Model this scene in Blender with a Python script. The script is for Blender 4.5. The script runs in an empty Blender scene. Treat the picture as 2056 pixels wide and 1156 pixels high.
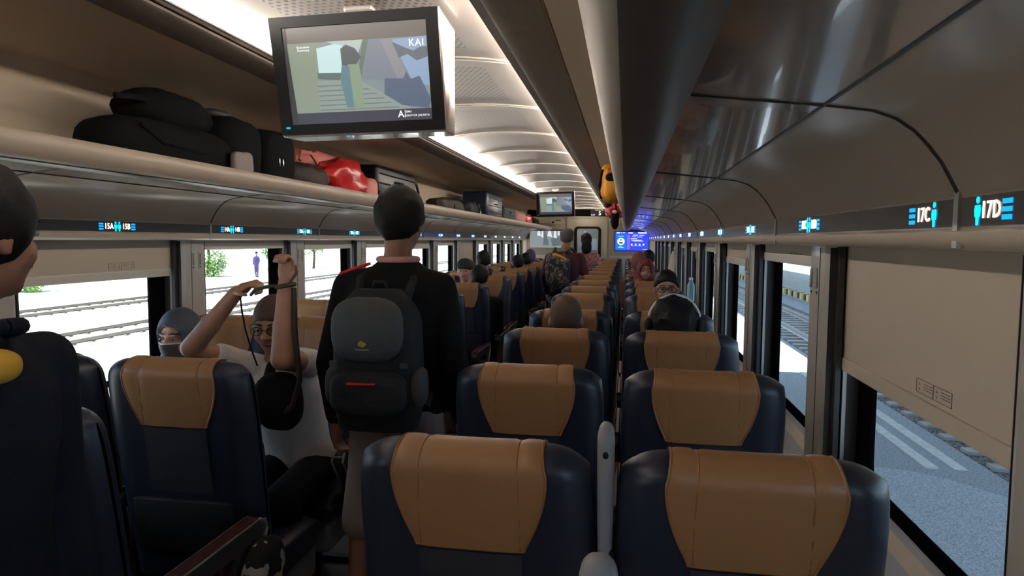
import bpy, math, random
from mathutils import Vector, Matrix, noise
R = math.radians
PI = math.pi
rnd = random.Random(7)
S = bpy.context.scene
COL = S.collection

# ------------------------------------------------------------------ camera, world, sun, exposure
CAM = (0, 0, 1.58)
F_PX, YAW, PITCH, ROLL = 1350.0, 0.16647, 0.0720, -0.006
cd = bpy.data.cameras.new('camera'); cam = bpy.data.objects.new('camera', cd); COL.objects.link(cam)
cd.sensor_width = 36; cd.sensor_fit = 'HORIZONTAL'; cd.lens = F_PX / 2056 * 36
cd.clip_start = 0.05; cd.clip_end = 500
def cam_matrix():
    sy, cy, sp, cp = math.sin(YAW), math.cos(YAW), math.sin(PITCH), math.cos(PITCH)
    fw = Vector((-sy * cp, cy * cp, -sp)); r = Vector((cy, sy, 0)); u = r.cross(fw)
    c, s = math.cos(ROLL), math.sin(ROLL)
    rr = r * c - u * s; uu = r * s + u * c
    m = Matrix((rr, uu, -fw)).transposed().to_4x4(); m.translation = CAM
    return m
cam.matrix_world = cam_matrix()
S.camera = cam
S.view_settings.view_transform = 'Standard'; S.view_settings.look = 'None'
S.view_settings.gamma = 1; S.view_settings.use_curve_mapping = False
S.view_settings.exposure = 1.1
w = bpy.data.worlds.new('world'); S.world = w; w.use_nodes = True
bg = w.node_tree.nodes['Background']; bg.inputs[0].default_value = (0.62, 0.78, 1.0, 1); bg.inputs[1].default_value = 1.5
sl = bpy.data.lights.new('sun', 'SUN'); sl.energy = 9.0; sl.angle = R(0.6); sl.color = (1, .95, .88)
so = bpy.data.objects.new('sun', sl); COL.objects.link(so)
so.rotation_euler = Vector((0.25, 0.06, -1.0)).to_track_quat('-Z', 'Y').to_euler()

# ------------------------------------------------------------------ materials
def mat(name, col, rough=.5, metal=0, emit=None, es=0, bump=0, bscale=80, var=0, vscale=6, spec=.5, coat=0):
    m = bpy.data.materials.new(name); m.use_nodes = True
    nt = m.node_tree; b = nt.nodes['Principled BSDF']
    b.inputs['Base Color'].default_value = (*col, 1); b.inputs['Roughness'].default_value = rough
    b.inputs['Metallic'].default_value = metal; b.inputs['Specular IOR Level'].default_value = spec
    b.inputs['Coat Weight'].default_value = coat
    if emit: b.inputs['Emission Color'].default_value = (*emit, 1); b.inputs['Emission Strength'].default_value = es
    if bump or var:
        tc = nt.nodes.new('ShaderNodeTexCoord')
    if var:
        n = nt.nodes.new('ShaderNodeTexNoise'); n.inputs['Scale'].default_value = vscale; n.inputs['Detail'].default_value = 6
        nt.links.new(tc.outputs['Object'], n.inputs['Vector'])
        mx = nt.nodes.new('ShaderNodeMix'); mx.data_type = 'RGBA'
        mx.inputs[6].default_value = (*[c * (1 - var) for c in col], 1); mx.inputs[7].default_value = (*[min(1, c * (1 + var)) for c in col], 1)
        mr = nt.nodes.new('ShaderNodeMapRange'); mr.inputs[1].default_value = .34; mr.inputs[2].default_value = .66
        nt.links.new(n.outputs['Fac'], mr.inputs[0]); nt.links.new(mr.outputs[0], mx.inputs[0]); nt.links.new(mx.outputs[2], b.inputs['Base Color'])
    if bump:
        n2 = nt.nodes.new('ShaderNodeTexNoise'); n2.inputs['Scale'].default_value = bscale; n2.inputs['Detail'].default_value = 4
        nt.links.new(tc.outputs['Object'], n2.inputs['Vector'])
        bp = nt.nodes.new('ShaderNodeBump'); bp.inputs['Strength'].default_value = bump; bp.inputs['Distance'].default_value = .01
        nt.links.new(n2.outputs['Fac'], bp.inputs['Height']); nt.links.new(bp.outputs['Normal'], b.inputs['Normal'])
    return m
M = dict(
    beige=mat('beige_panel', (.66, .535, .40), .45, bump=.03, bscale=30),
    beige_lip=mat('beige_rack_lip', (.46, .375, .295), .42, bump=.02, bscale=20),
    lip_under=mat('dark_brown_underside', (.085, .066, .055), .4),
    ceil_dark=mat('ceiling_edge_brown', (.25, .195, .155), .6),
    soffit=mat('glossy_brown_laminate', (.33, .265, .215), .15, bump=.06, bscale=9, spec=.8, coat=.4),
    soffit_lo=mat('satin_brown_laminate', (.42, .335, .265), .27, bump=.03, bscale=9, spec=.6),
    ceil_out=mat('ceiling_panel_brown', (.42, .33, .24), .4, bump=.02, bscale=15),
    dark_trim=mat('dark_trim', (.03, .025, .022), .4),
    seam=mat('seam_dark', (.02, .016, .013), .6),
    silver=mat('silver_trim', (.42, .39, .36), .35, metal=.6),
    grey_plastic=mat('grey_plastic', (.23, .23, .24), .4),
    white_metal=mat('white_gloss', (.62, .57, .53), .15, metal=.3, coat=.5),
    black=mat('black_plastic', (.006, .006, .007), .35, spec=.2),
    frit=mat('black_window_border', (.004, .004, .005), .6, spec=.0),
    signband=mat('sign_band_smoked', (.085, .08, .082), .18),
    blind=mat('beige_blind_fabric', (.44, .365, .285), .8, bump=.02, bscale=200),
    blindbar=mat('blind_bar', (.52, .47, .41), .4, metal=.3),
    pillar=mat('pillar_grey_beige', (.36, .33, .29), .3, bump=.02, bscale=20, coat=.2),
    sill=mat('sill_grey', (.42, .42, .43), .35),
    sillwood=mat('sill_brown', (.13, .075, .055), .4),
    floor=mat('floor_vinyl', (.10, .085, .075), .45, bump=.02, bscale=200, var=.2, vscale=60),
    navy=mat('navy_leather', (.017, .021, .038), .36, bump=.08, bscale=350, spec=.5),
    tan=mat('tan_leather', (.325, .162, .068), .36, bump=.06, bscale=350, spec=.5),
    tanpipe=mat('tan_piping', (.28, .12, .04), .4),
    seat_grey=mat('charcoal_leather', (.035, .035, .045), .4, bump=.08, bscale=350),
    wine=mat('wine_wood', (.07, .02, .02), .25, coat=.6),
    led=mat('led_strip', (1, 1, 1), .5, emit=(1, .93, .84), es=22),
    cyan=mat('cyan_sign_light', (0, .3, .6), .5, emit=(.0, .5, 1.0), es=1.1),
    signblue=mat('blue_sign_light', (0, .1, .4), .5, emit=(.0, .28, .85), es=.9),
    signwhite=mat('white_sign_light', (1, .9, .8), .5, emit=(1, .8, .6), es=1.4),
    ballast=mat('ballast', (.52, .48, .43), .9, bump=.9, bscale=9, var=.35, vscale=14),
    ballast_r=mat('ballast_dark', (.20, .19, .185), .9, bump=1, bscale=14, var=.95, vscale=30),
    asphalt=mat('asphalt', (.40, .43, .48), .85, bump=.4, bscale=60, var=.35, vscale=45),
    asphalt2=mat('asphalt_worn', (.50, .54, .60), .85, bump=.4, bscale=60, var=.45, vscale=80),
    paintw=mat('white_paint', (.75, .76, .76), .7, var=.12, vscale=8),
    concrete=mat('concrete', (.50, .49, .47), .85, var=.15, vscale=3),
    rail=mat('rail_steel', (.20, .16, .13), .35, metal=.7),
    leaf=mat('leaf_green', (.10, .22, .05), .6, var=.5, vscale=2),
    leaf2=mat('leaf_light', (.20, .32, .08), .6, var=.5, vscale=2),
    bark=mat('bark', (.10, .07, .05), .9, bump=.5, bscale=20),
    yellow=mat('yellow_paint', (.75, .50, .04), .7),
    blackp=mat('black_paint', (.03, .03, .03), .7),
    steel=mat('canopy_steel', (.30, .32, .34), .5, metal=.3),
    skin=mat('skin_brown', (.30, .145, .09), .5, bump=.05, bscale=120, var=.05, vscale=20),
    skin2=mat('skin_tan', (.38, .19, .12), .5, bump=.05, bscale=120, var=.05, vscale=20),
    lips=mat('lips', (.25, .07, .06), .5),
    eyew=mat('eye_white', (.30, .27, .24), .4), iris=mat('iris', (.02, .012, .01), .2),
    hair=mat('black_hair', (.006, .005, .005), .6, bump=.25, bscale=300, spec=.25),
    hairs=mat('shaved_hair', (.09, .05, .035), .7, bump=.3, bscale=300),
    hairg=mat('grey_hair', (.07, .06, .06), .6, bump=.3, bscale=300),
    blackcloth=mat('black_cloth', (.008, .008, .009), .9, bump=.3, bscale=60, spec=.15),
    blackcloth2=mat('charcoal_nylon', (.020, .021, .023), .7, bump=.3, bscale=120, spec=.25),
    greynylon=mat('grey_nylon', (.055, .059, .062), .7, bump=.3, bscale=120),
    navycloth=mat('navy_cloth', (.009, .010, .018), .9, bump=.3, bscale=60, spec=.2),
    yellowcloth=mat('yellow_cloth', (.60, .34, .03), .8),
    whitecloth=mat('white_cloth', (.66, .60, .56), .85, bump=.4, bscale=14),
    greycloth=mat('light_grey_cloth', (.30, .25, .235), .85, bump=.3, bscale=30),
    hijab=mat('slate_hijab', (.045, .052, .07), .75, bump=.4, bscale=18),
    hijabm=mat('maroon_hijab', (.16, .02, .03), .8, bump=.4, bscale=18),
    hijabp=mat('dusty_pink_hijab', (.20, .065, .055), .8, bump=.4, bscale=18),
    maskg=mat('dark_mask', (.05, .045, .05), .8), maskw=mat('mask_rim', (.55, .5, .47), .8),
    red=mat('red_plastic_bag', (.55, .02, .02), .3, bump=.5, bscale=20), pink=mat('coral_bag', (.62, .20, .16), .5, bump=.5, bscale=20),
    pink2=mat('pink_cloth', (.55, .27, .24), .8),
    orange=mat('orange_cloth', (.75, .28, .01), .6, bump=.4, bscale=40), tealb=mat('teal_striped_cloth', (.10, .30, .33), .7),
    brownbag=mat('dark_brown_cloth', (.035, .024, .018), .7, bump=.4, bscale=50), bluebag=mat('dark_blue_shell', (.012, .022, .04), .3),
    purple=mat('purple_cloth', (.07, .04, .15), .8), whitep=mat('white_plastic', (.7, .7, .7), .4),
    maroon=mat('maroon_cloth', (.07, .01, .02), .8), greencloth=mat('dark_green_cloth', (.02, .05, .025), .8),
    bottle=mat('blue_bottle', (.25, .5, .6), .15), wristband=mat('olive_strap', (.05, .055, .03), .7),
    endwall=mat('end_wall_cream', (.46, .40, .29), .45), endpanel=mat('end_wall_panel', (.30, .25, .185), .45),
    chrome=mat('chrome', (.6, .6, .6), .15, metal=1),
)
def emis(name, col, s=1):
    s = s * .42
    m = mat(name, (0.02, 0.02, 0.02), .3, emit=col, es=s); return m
def glass_mat(name, tint, refl=.06, rough=0.0):
    m = bpy.data.materials.new(name); m.use_nodes = True; nt = m.node_tree; nt.nodes.clear()
    o = nt.nodes.new('ShaderNodeOutputMaterial'); t = nt.nodes.new('ShaderNodeBsdfTransparent'); t.inputs[0].default_value = (*tint, 1)
    g = nt.nodes.new('ShaderNodeBsdfGlossy'); g.inputs['Roughness'].default_value = rough
    f = nt.nodes.new('ShaderNodeLayerWeight'); f.inputs[0].default_value = .25
    pw = nt.nodes.new('ShaderNodeMath'); pw.operation = 'POWER'; pw.inputs[1].default_value = 3.0; nt.links.new(f.outputs['Facing'], pw.inputs[0])
    ma = nt.nodes.new('ShaderNodeMath'); ma.operation = 'MULTIPLY_ADD'; ma.inputs[1].default_value = .25; ma.inputs[2].default_value = .03; nt.links.new(pw.outputs[0], ma.inputs[0])
    f = ma
    mx = nt.nodes.new('ShaderNodeMixShader')
    nt.links.new(f.outputs[0], mx.inputs[0]); nt.links.new(t.outputs[0], mx.inputs[1]); nt.links.new(g.outputs[0], mx.inputs[2]); nt.links.new(mx.outputs[0], o.inputs[0])
    return m
M['glass'] = glass_mat('window_glass', (.82, .88, .90)); M['lens'] = glass_mat('spectacle_lens', (.9, .9, .92))
def perf_mat():
    """metal ceiling panel with rows of small punched slots in its middle"""
    m = mat('perforated_ceiling', (.36, .315, .28), .32, metal=.25); nt = m.node_tree; b = nt.nodes['Principled BSDF']
    tc = nt.nodes.new('ShaderNodeTexCoord'); sp = nt.nodes.new('ShaderNodeSeparateXYZ'); nt.links.new(tc.outputs['Object'], sp.inputs[0])
    def mth(op, a, bb=None, c=None):
        n = nt.nodes.new('ShaderNodeMath'); n.operation = op
        for i, x in enumerate((a, bb, c)):
            if x is None: continue
            if isinstance(x, (int, float)): n.inputs[i].default_value = x
            else: nt.links.new(x, n.inputs[i])
        return n.outputs[0]
    X, Y = sp.outputs[0], sp.outputs[1]
    row = mth('FLOOR', mth('DIVIDE', Y, .026)); sh = mth('MULTIPLY', mth('MODULO', mth('ABSOLUTE', row), 2), .5)
    fx = mth('ABSOLUTE', mth('SUBTRACT', mth('FRACT', mth('ADD', mth('DIVIDE', X, .026), sh)), .5))
    fy = mth('ABSOLUTE', mth('SUBTRACT', mth('FRACT', mth('DIVIDE', Y, .026)), .5))
    d = mth('SQRT', mth('ADD', mth('MULTIPLY', fx, fx), mth('MULTIPLY', fy, fy)))
    hole = mth('LESS_THAN', d, .27)
    inx = mth('LESS_THAN', mth('ABSOLUTE', mth('ADD', X, 0.0)), .26)
    py = mth('ABSOLUTE', mth('SUBTRACT', mth('FRACT', mth('DIVIDE', mth('SUBTRACT', Y, 2.77), .98)), .5))
    iny = mth('LESS_THAN', py, .36)
    k = mth('MULTIPLY', mth('MULTIPLY', hole, inx), iny)
    mx = nt.nodes.new('ShaderNodeMix'); mx.data_type = 'RGBA'; mx.inputs[6].default_value = (.36, .315, .28, 1); mx.inputs[7].default_value = (.05, .04, .035, 1)
    nt.links.new(k, mx.inputs[0]); nt.links.new(mx.outputs[2], b.inputs['Base Color'])
    return m
M['perf'] = perf_mat()
def pattern_mat(name, cols, scale, kind='wave'):
    m = mat(name, cols[0], .8); nt = m.node_tree; b = nt.nodes['Principled BSDF']
    tc = nt.nodes.new('ShaderNodeTexCoord')
    if kind == 'camo':
        n = nt.nodes.new('ShaderNodeTexNoise'); n.inputs['Scale'].default_value = scale; out = n.outputs['Fac']
    elif kind == 'plaid':
        n = nt.nodes.new('ShaderNodeTexChecker'); n.inputs['Scale'].default_value = scale; out = n.outputs['Fac']
    else:
        n = nt.nodes.new('ShaderNodeTexWave'); n.inputs['Scale'].default_value = scale; out = n.outputs['Fac']
    nt.links.new(tc.outputs['Object'], n.inputs['Vector'])
    r = nt.nodes.new('ShaderNodeValToRGB'); r.color_ramp.interpolation = 'CONSTANT' if kind != 'wave' else 'LINEAR'
    el = r.color_ramp.elements; el[0].color = (*cols[0], 1); el[1].position = .5; el[1].color = (*cols[1], 1)
    for i, c in enumerate(cols[2:]): e = el.new(.56 + .07 * i); e.color = (*c, 1)
    nt.links.new(out, r.inputs[0]); nt.links.new(r.outputs[0], b.inputs['Base Color'])
    return m
M['camo'] = pattern_mat('camo_cloth', [(.02, .022, .02), (.16, .14, .11), (.07, .02, .025), (.26, .23, .19)], 10, 'camo')
M['plaid'] = pattern_mat('pink_plaid', [(.55, .22, .19), (.36, .11, .11)], 22, 'plaid')
M['stripe'] = pattern_mat('teal_stripes', [(.08, .22, .28), (.45, .55, .55)], 18)
M['floral'] = pattern_mat('black_white_print', [(.008, .008, .008), (.008, .008, .008), (.4, .38, .36)], 16, 'camo')

# ------------------------------------------------------------------ mesh helpers
class MB:
    def __init__(s): s.v = []; s.f = []
    def add(s, v, f):
        n = len(s.v); s.v += [tuple(p) for p in v]; s.f += [tuple(i + n for i in q) for q in f]; return s
    def box(s, x0, x1, y0, y1, z0, z1):
        x0, x1 = min(x0, x1), max(x0, x1)
        v = [(x, y, z) for x in (x0, x1) for y in (y0, y1) for z in (z0, z1)]
        return s.add(v, [(0, 1, 3, 2), (4, 6, 7, 5), (0, 4, 5, 1), (2, 3, 7, 6), (0, 2, 6, 4), (1, 5, 7, 3)])
    def prism(s, prof, y0, y1, closed=True):
        """profile in x,z extruded along y"""
        n = len(prof); v = [(x, y, z) for y in (y0, y1) for x, z in prof]
        f = [(i, (i + 1) % n, (i + 1) % n + n, i + n) for i in range(n if closed else n - 1)]
        if closed: f += [tuple(range(n))[::-1], tuple(range(n, 2 * n))]
        return s.add(v, f)
    def loft(s, rings, cap=True, closed=True):
        n = len(rings[0]); v = [p for r in rings for p in r]; f = []
        for k in range(len(rings) - 1):
            for i in range(n if closed else n - 1):
                a = k * n + i; b = k * n + (i + 1) % n; f.append((a, b, b + n, a + n))
        if cap and closed: f += [tuple(range(n))[::-1], tuple(range((len(rings) - 1) * n, len(rings) * n))]
        return s.add(v, f)
    def tube(s, pts, r, n=10, cap=True):
        pts = [Vector(p) for p in pts]; rs = r if isinstance(r, (list, tuple)) else [r] * len(pts); rings = []; up = None
        for i, p in enumerate(pts):
            t = (pts[min(i + 1, len(pts) - 1)] - pts[max(i - 1, 0)]).normalized()
            if up is None: up = Vector((0, 0, 1)) if abs(t.z) < .9 else Vector((1, 0, 0))
            a = t.cross(up).normalized(); up = a.cross(t).normalized()
            rings.append([p + (a * math.cos(q) + up * math.sin(q)) * rs[i] for q in [2 * PI * k / n for k in range(n)]])
        return s.loft(rings, cap)
    def caps(s, a, b, ra, rb, n=14):
        """tapered capsule with round ends"""
        a, b = Vector(a), Vector(b); t = (b - a)
        if t.length < 1e-6: t = Vector((0, 0, 1e-4)); b = a + t
        t = t.normalized(); pts = []; rs = []
        for k in range(5): q = PI / 2 * k / 4; pts.append(a - t * ra * math.cos(q)); rs.append(max(1e-4, ra * math.sin(q)))
        for k in range(4, -1, -1): q = PI / 2 * k / 4; pts.append(b + t * rb * math.cos(q)); rs.append(max(1e-4, rb * math.sin(q)))
        return s.tube(pts, rs, n)
    def ell(s, c, r, rot=None, n=20, m=12, p=1.0, fn=None):
        c = Vector(c); rings = []
        for j in range(m + 1):
            th = -PI / 2 + PI * j / m; ring = []
            for i in range(n):
                ph = 2 * PI * i / n
                sg = lambda x: math.copysign(abs(x) ** p, x)
                d = Vector((sg(math.cos(th)) * sg(math.cos(ph)) * r[0], sg(math.cos(th)) * sg(math.sin(ph)) * r[1], sg(math.sin(th)) * r[2]))
                if j in (0, m): d = Vector((0, 0, math.copysign(r[2], math.sin(th)))) + Vector((math.cos(ph), math.sin(ph), 0)) * 1e-4
                if fn: d = fn(d)
                ring.append(c + (rot @ d if rot else d))
            rings.append(ring)
        return s.loft(rings)
    def xf(s, m): s.v = [tuple(m @ Vector(p)) for p in s.v]; return s
def root_off(p):
    o = Vector((0, 0, 0))
    while p is not None: o += p.location; p = p.parent
    return o
def obj(name, mb, m, parent=None, world=False, smooth=True, bevel=0, remesh=0, sm=4, disp=0):
    me = bpy.data.meshes.new(name)
    off = root_off(parent) if world and parent is not None else Vector((0, 0, 0))
    me.from_pydata([tuple(Vector(p) - off) for p in mb.v], [], mb.f); me.validate()
    mm = m if isinstance(m, bpy.types.Material) else M[m]
    me.materials.append(mm)
    for p in me.polygons: p.use_smooth = smooth
    o = bpy.data.objects.new(name, me); COL.objects.link(o); o.parent = parent
    if bevel:
        b = o.modifiers.new('bevel', 'BEVEL'); b.width = bevel; b.segments = 3; b.limit_method = 'ANGLE'; b.angle_limit = R(40)
    if remesh:
        r_ = o.modifiers.new('remesh', 'REMESH'); r_.mode = 'VOXEL'; r_.voxel_size = remesh; r_.use_smooth_shade = True
        s_ = o.modifiers.new('smooth', 'SMOOTH'); s_.factor = .5; s_.iterations = sm
    elif smooth and not bevel:
        e = o.modifiers.new('split', 'EDGE_SPLIT'); e.split_angle = R(50)
    return o
def empty(name, loc, label, cat, group=None, rz=0):
    o = bpy.data.objects.new(name, None); COL.objects.link(o); o.location = loc; o.rotation_euler.z = rz
    o.empty_display_size = .1
    o['label'] = label; o['category'] = cat
    if group: o['group'] = group
    return o
def tag(o, label, cat, group=None, kind=None):
    o['label'] = label; o['category'] = cat
    if group: o['group'] = group
    if kind: o['kind'] = kind
    return o
def struct(o, label=None):
    o['kind'] = 'structure'
    if label: o['label'] = label; o['category'] = 'train interior'
    return o
def copy_tree(o, parent=None, link=True):
    c = o.copy(); COL.objects.link(c); c.parent = parent
    for ch in list(o.children): copy_tree(ch, c)
    return c
def text_obj(name, s, size, m, parent, mx, ext=.0006, align='CENTER', xs=1.0):
    cu = bpy.data.curves.new('t', 'FONT'); cu.body = s; cu.size = size; cu.align_x = align; cu.align_y = 'CENTER'; cu.extrude = ext
    cu.resolution_u = 2; cu.offset = size * .004; cu.space_character = 1.12
    t = bpy.data.objects.new('t', cu); COL.objects.link(t); bpy.context.view_layer.update()
    me = bpy.data.meshes.new_from_object(t.evaluated_get(bpy.context.evaluated_depsgraph_get()))
    bpy.data.objects.remove(t); me.name = name; me.transform(Matrix.Diagonal((xs, 1, 1, 1))); me.transform(mx); me.materials.clear(); me.materials.append(M[m] if isinstance(m, str) else m)
    o = bpy.data.objects.new(name, me); COL.objects.link(o); o.parent = parent
    return o
ORD = 'first second third fourth fifth sixth seventh eighth ninth tenth eleventh twelfth thirteenth fourteenth fifteenth sixteenth seventeenth eighteenth'.split()

# ------------------------------------------------------------------ carriage shell
XC = -0.88; Y0 = -2.2; Y1 = 15.9
def px(s, u): return XC + s * u
SIDES = {'right': 1, 'left': -1}
struct(obj('floor', MB().box(px(-1, 1.66), px(1, 1.66), Y0, Y1 + 3, -.08, 0), 'floor', smooth=False))
struct(obj('trim_1', MB().box(px(-1, .30), px(1, .30), Y0, Y1, 0.0, .004), mat('aisle_runner', (.06, .055, .06), .6, bump=.1, bscale=300), smooth=False))
# outer roof
rp = [(px(-1, 1.66), 2.30), (px(-1, 1.4), 2.5), (px(-1, .8), 2.62), (XC, 2.66), (px(1, .8), 2.62), (px(1, 1.4), 2.5), (px(1, 1.66), 2.30), (px(1, 1.60), 2.30), (px(1, .8), 2.54), (XC, 2.58), (px(-1, .8), 2.54), (px(-1, 1.60), 2.30)]
struct(obj('ceiling', MB().prism(rp, Y0, Y1 + 3), 'steel'))
# centre arched ceiling
ar = []
for k in range(17):
    u = -.50 + 1.0 * k / 16; ar.append((u, 2.335 - .05 * (abs(u) / .5) ** 2.2))
prof = ar + [(x, z + .01) for x, z in reversed(ar)]
co = obj('trim_2', MB().prism(prof, Y0, Y1), 'perf'); co.location = (XC, 0, 0); struct(co)
sm_ = MB()
for k in range(-5, 14):
    y = 2.77 + .98 * k
    if y > Y1 - .1: break
    for dy in (-.022, .022):
        sm_.tube([(XC + x, y + dy, z - .002) for x, z in ar], .004, 6)
struct(obj('trim_3', sm_, mat('ceiling_seam_bead', (.70, .64, .58), .25, metal=.3)))
for sd, s in SIDES.items():
    # outer ceiling panel + wall above the rack
    a = [(.471, 2.247), (.471, 2.285), (.50, 2.285), (.50, 2.262), (.632, 2.268), (1.44, 2.33), (1.66, 2.33), (1.66, 1.56), (1.56, 1.56), (1.56, 1.72), (1.50, 1.72), (1.50, 1.84), (1.47, 1.86), (1.425, 2.27), (1.40, 2.289), (.66, 2.252), (.648, 2.252), (.645, 2.257), (.637, 2.257), (.634, 2.249), (.6, 2.248)]
    struct(obj('wall_' + sd + '_upper' if False else 'wall_' + sd, MB().prism([(px(s, u), z) for u, z in a], Y0, Y1), 'beige'))
    cp = [(.468, 2.244), (.468, 2.288), (.474, 2.288), (.476, 2.25), (.60, 2.2475), (.632, 2.2485), (.632, 2.245), (.60, 2.243), (.52, 2.241), (.48, 2.2405)]
    struct(obj('trim_4', MB().prism([(px(s, u), z) for u, z in cp], Y0, Y1), 'ceil_dark'))
    cq = [(.642, 2.2485), (.66, 2.2465), (1.39, 2.284), (1.41, 2.275), (1.41, 2.28), (1.39, 2.289), (.66, 2.251), (.642, 2.252)]
    struct(obj('trim_5', MB().prism([(px(s, u), z) for u, z in cq], Y0, Y1), 'beige'))
    # led strip lamp along the cove
    e = empty('cove_light', (px(s, .45), 6.8, 2.27), 'long white light strip glowing along the %s edge of the ceiling' % sd, 'light', 'ceiling cove lights')
    obj('housing', MB().box(px(s, .474), px(s, .43), Y0 + .05, Y1 - .05, 2.256, 2.262), 'white_metal', e, True, False)
    obj('diffuser', MB().box(px(s, .464), px(s, .446), Y0 + .05, Y1 - .05, 2.262, 2.292), 'led', e, True, False)
    obj('bracket', MB().box(px(s, .49), px(s, .468), Y0 + .05, Y1 - .05, 2.252, 2.268), 'white_metal', e, True, False)
    # sign band under the rack
    bp = [(1.425, 1.662), (1.418, 1.655), (1.418, 1.602), (1.410, 1.597), (1.412, 1.582), (1.43, 1.568), (1.46, 1.566), (1.52, 1.566), (1.52, 1.70), (1.43, 1.70)]
    struct(obj('trim_6', MB().prism([(px(s, u), z) for u, z in bp], Y0, Y1), 'beige_lip'))
    struct(obj('trim_7', MB().box(px(s, 1.4155), px(s, 1.4185), Y0, Y1, 1.605, 1.651), 'signband', smooth=False))
    # lower wall, skirting, sill
    pl = [(1.46, 0), (1.46, .14), (1.50, .17), (1.50, .755), (1.50, .80), (1.56, .84), (1.604, .845), (1.61, .80), (1.66, .70), (1.66, -.9), (1.58, -.9), (1.58, 0)]
    struct(obj('wall_' + sd + '_lower' if False else 'wall_' + sd, MB().prism([(px(s, u), z) for u, z in pl], Y0, Y1), 'beige'))
    sp = [(1.462, .775), (1.462, .79), (1.50, .803), (1.575, .846), (1.582, .852), (1.582, .80), (1.5, .775)]
    struct(obj('trim_8', MB().prism([(px(s, u), z) for u, z in sp], Y0, Y1), 'sill'))
    struct(obj('trim_9', MB().box(px(s, 1.455), px(s, 1.485), Y0, Y1, .735, .775), 'sillwood', bevel=.006))
    struct(obj('baseboard_' + sd, MB().box(px(s, 1.44), px(s, 1.47), Y0, Y1, 0, .09), 'silver', bevel=.004))

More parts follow.
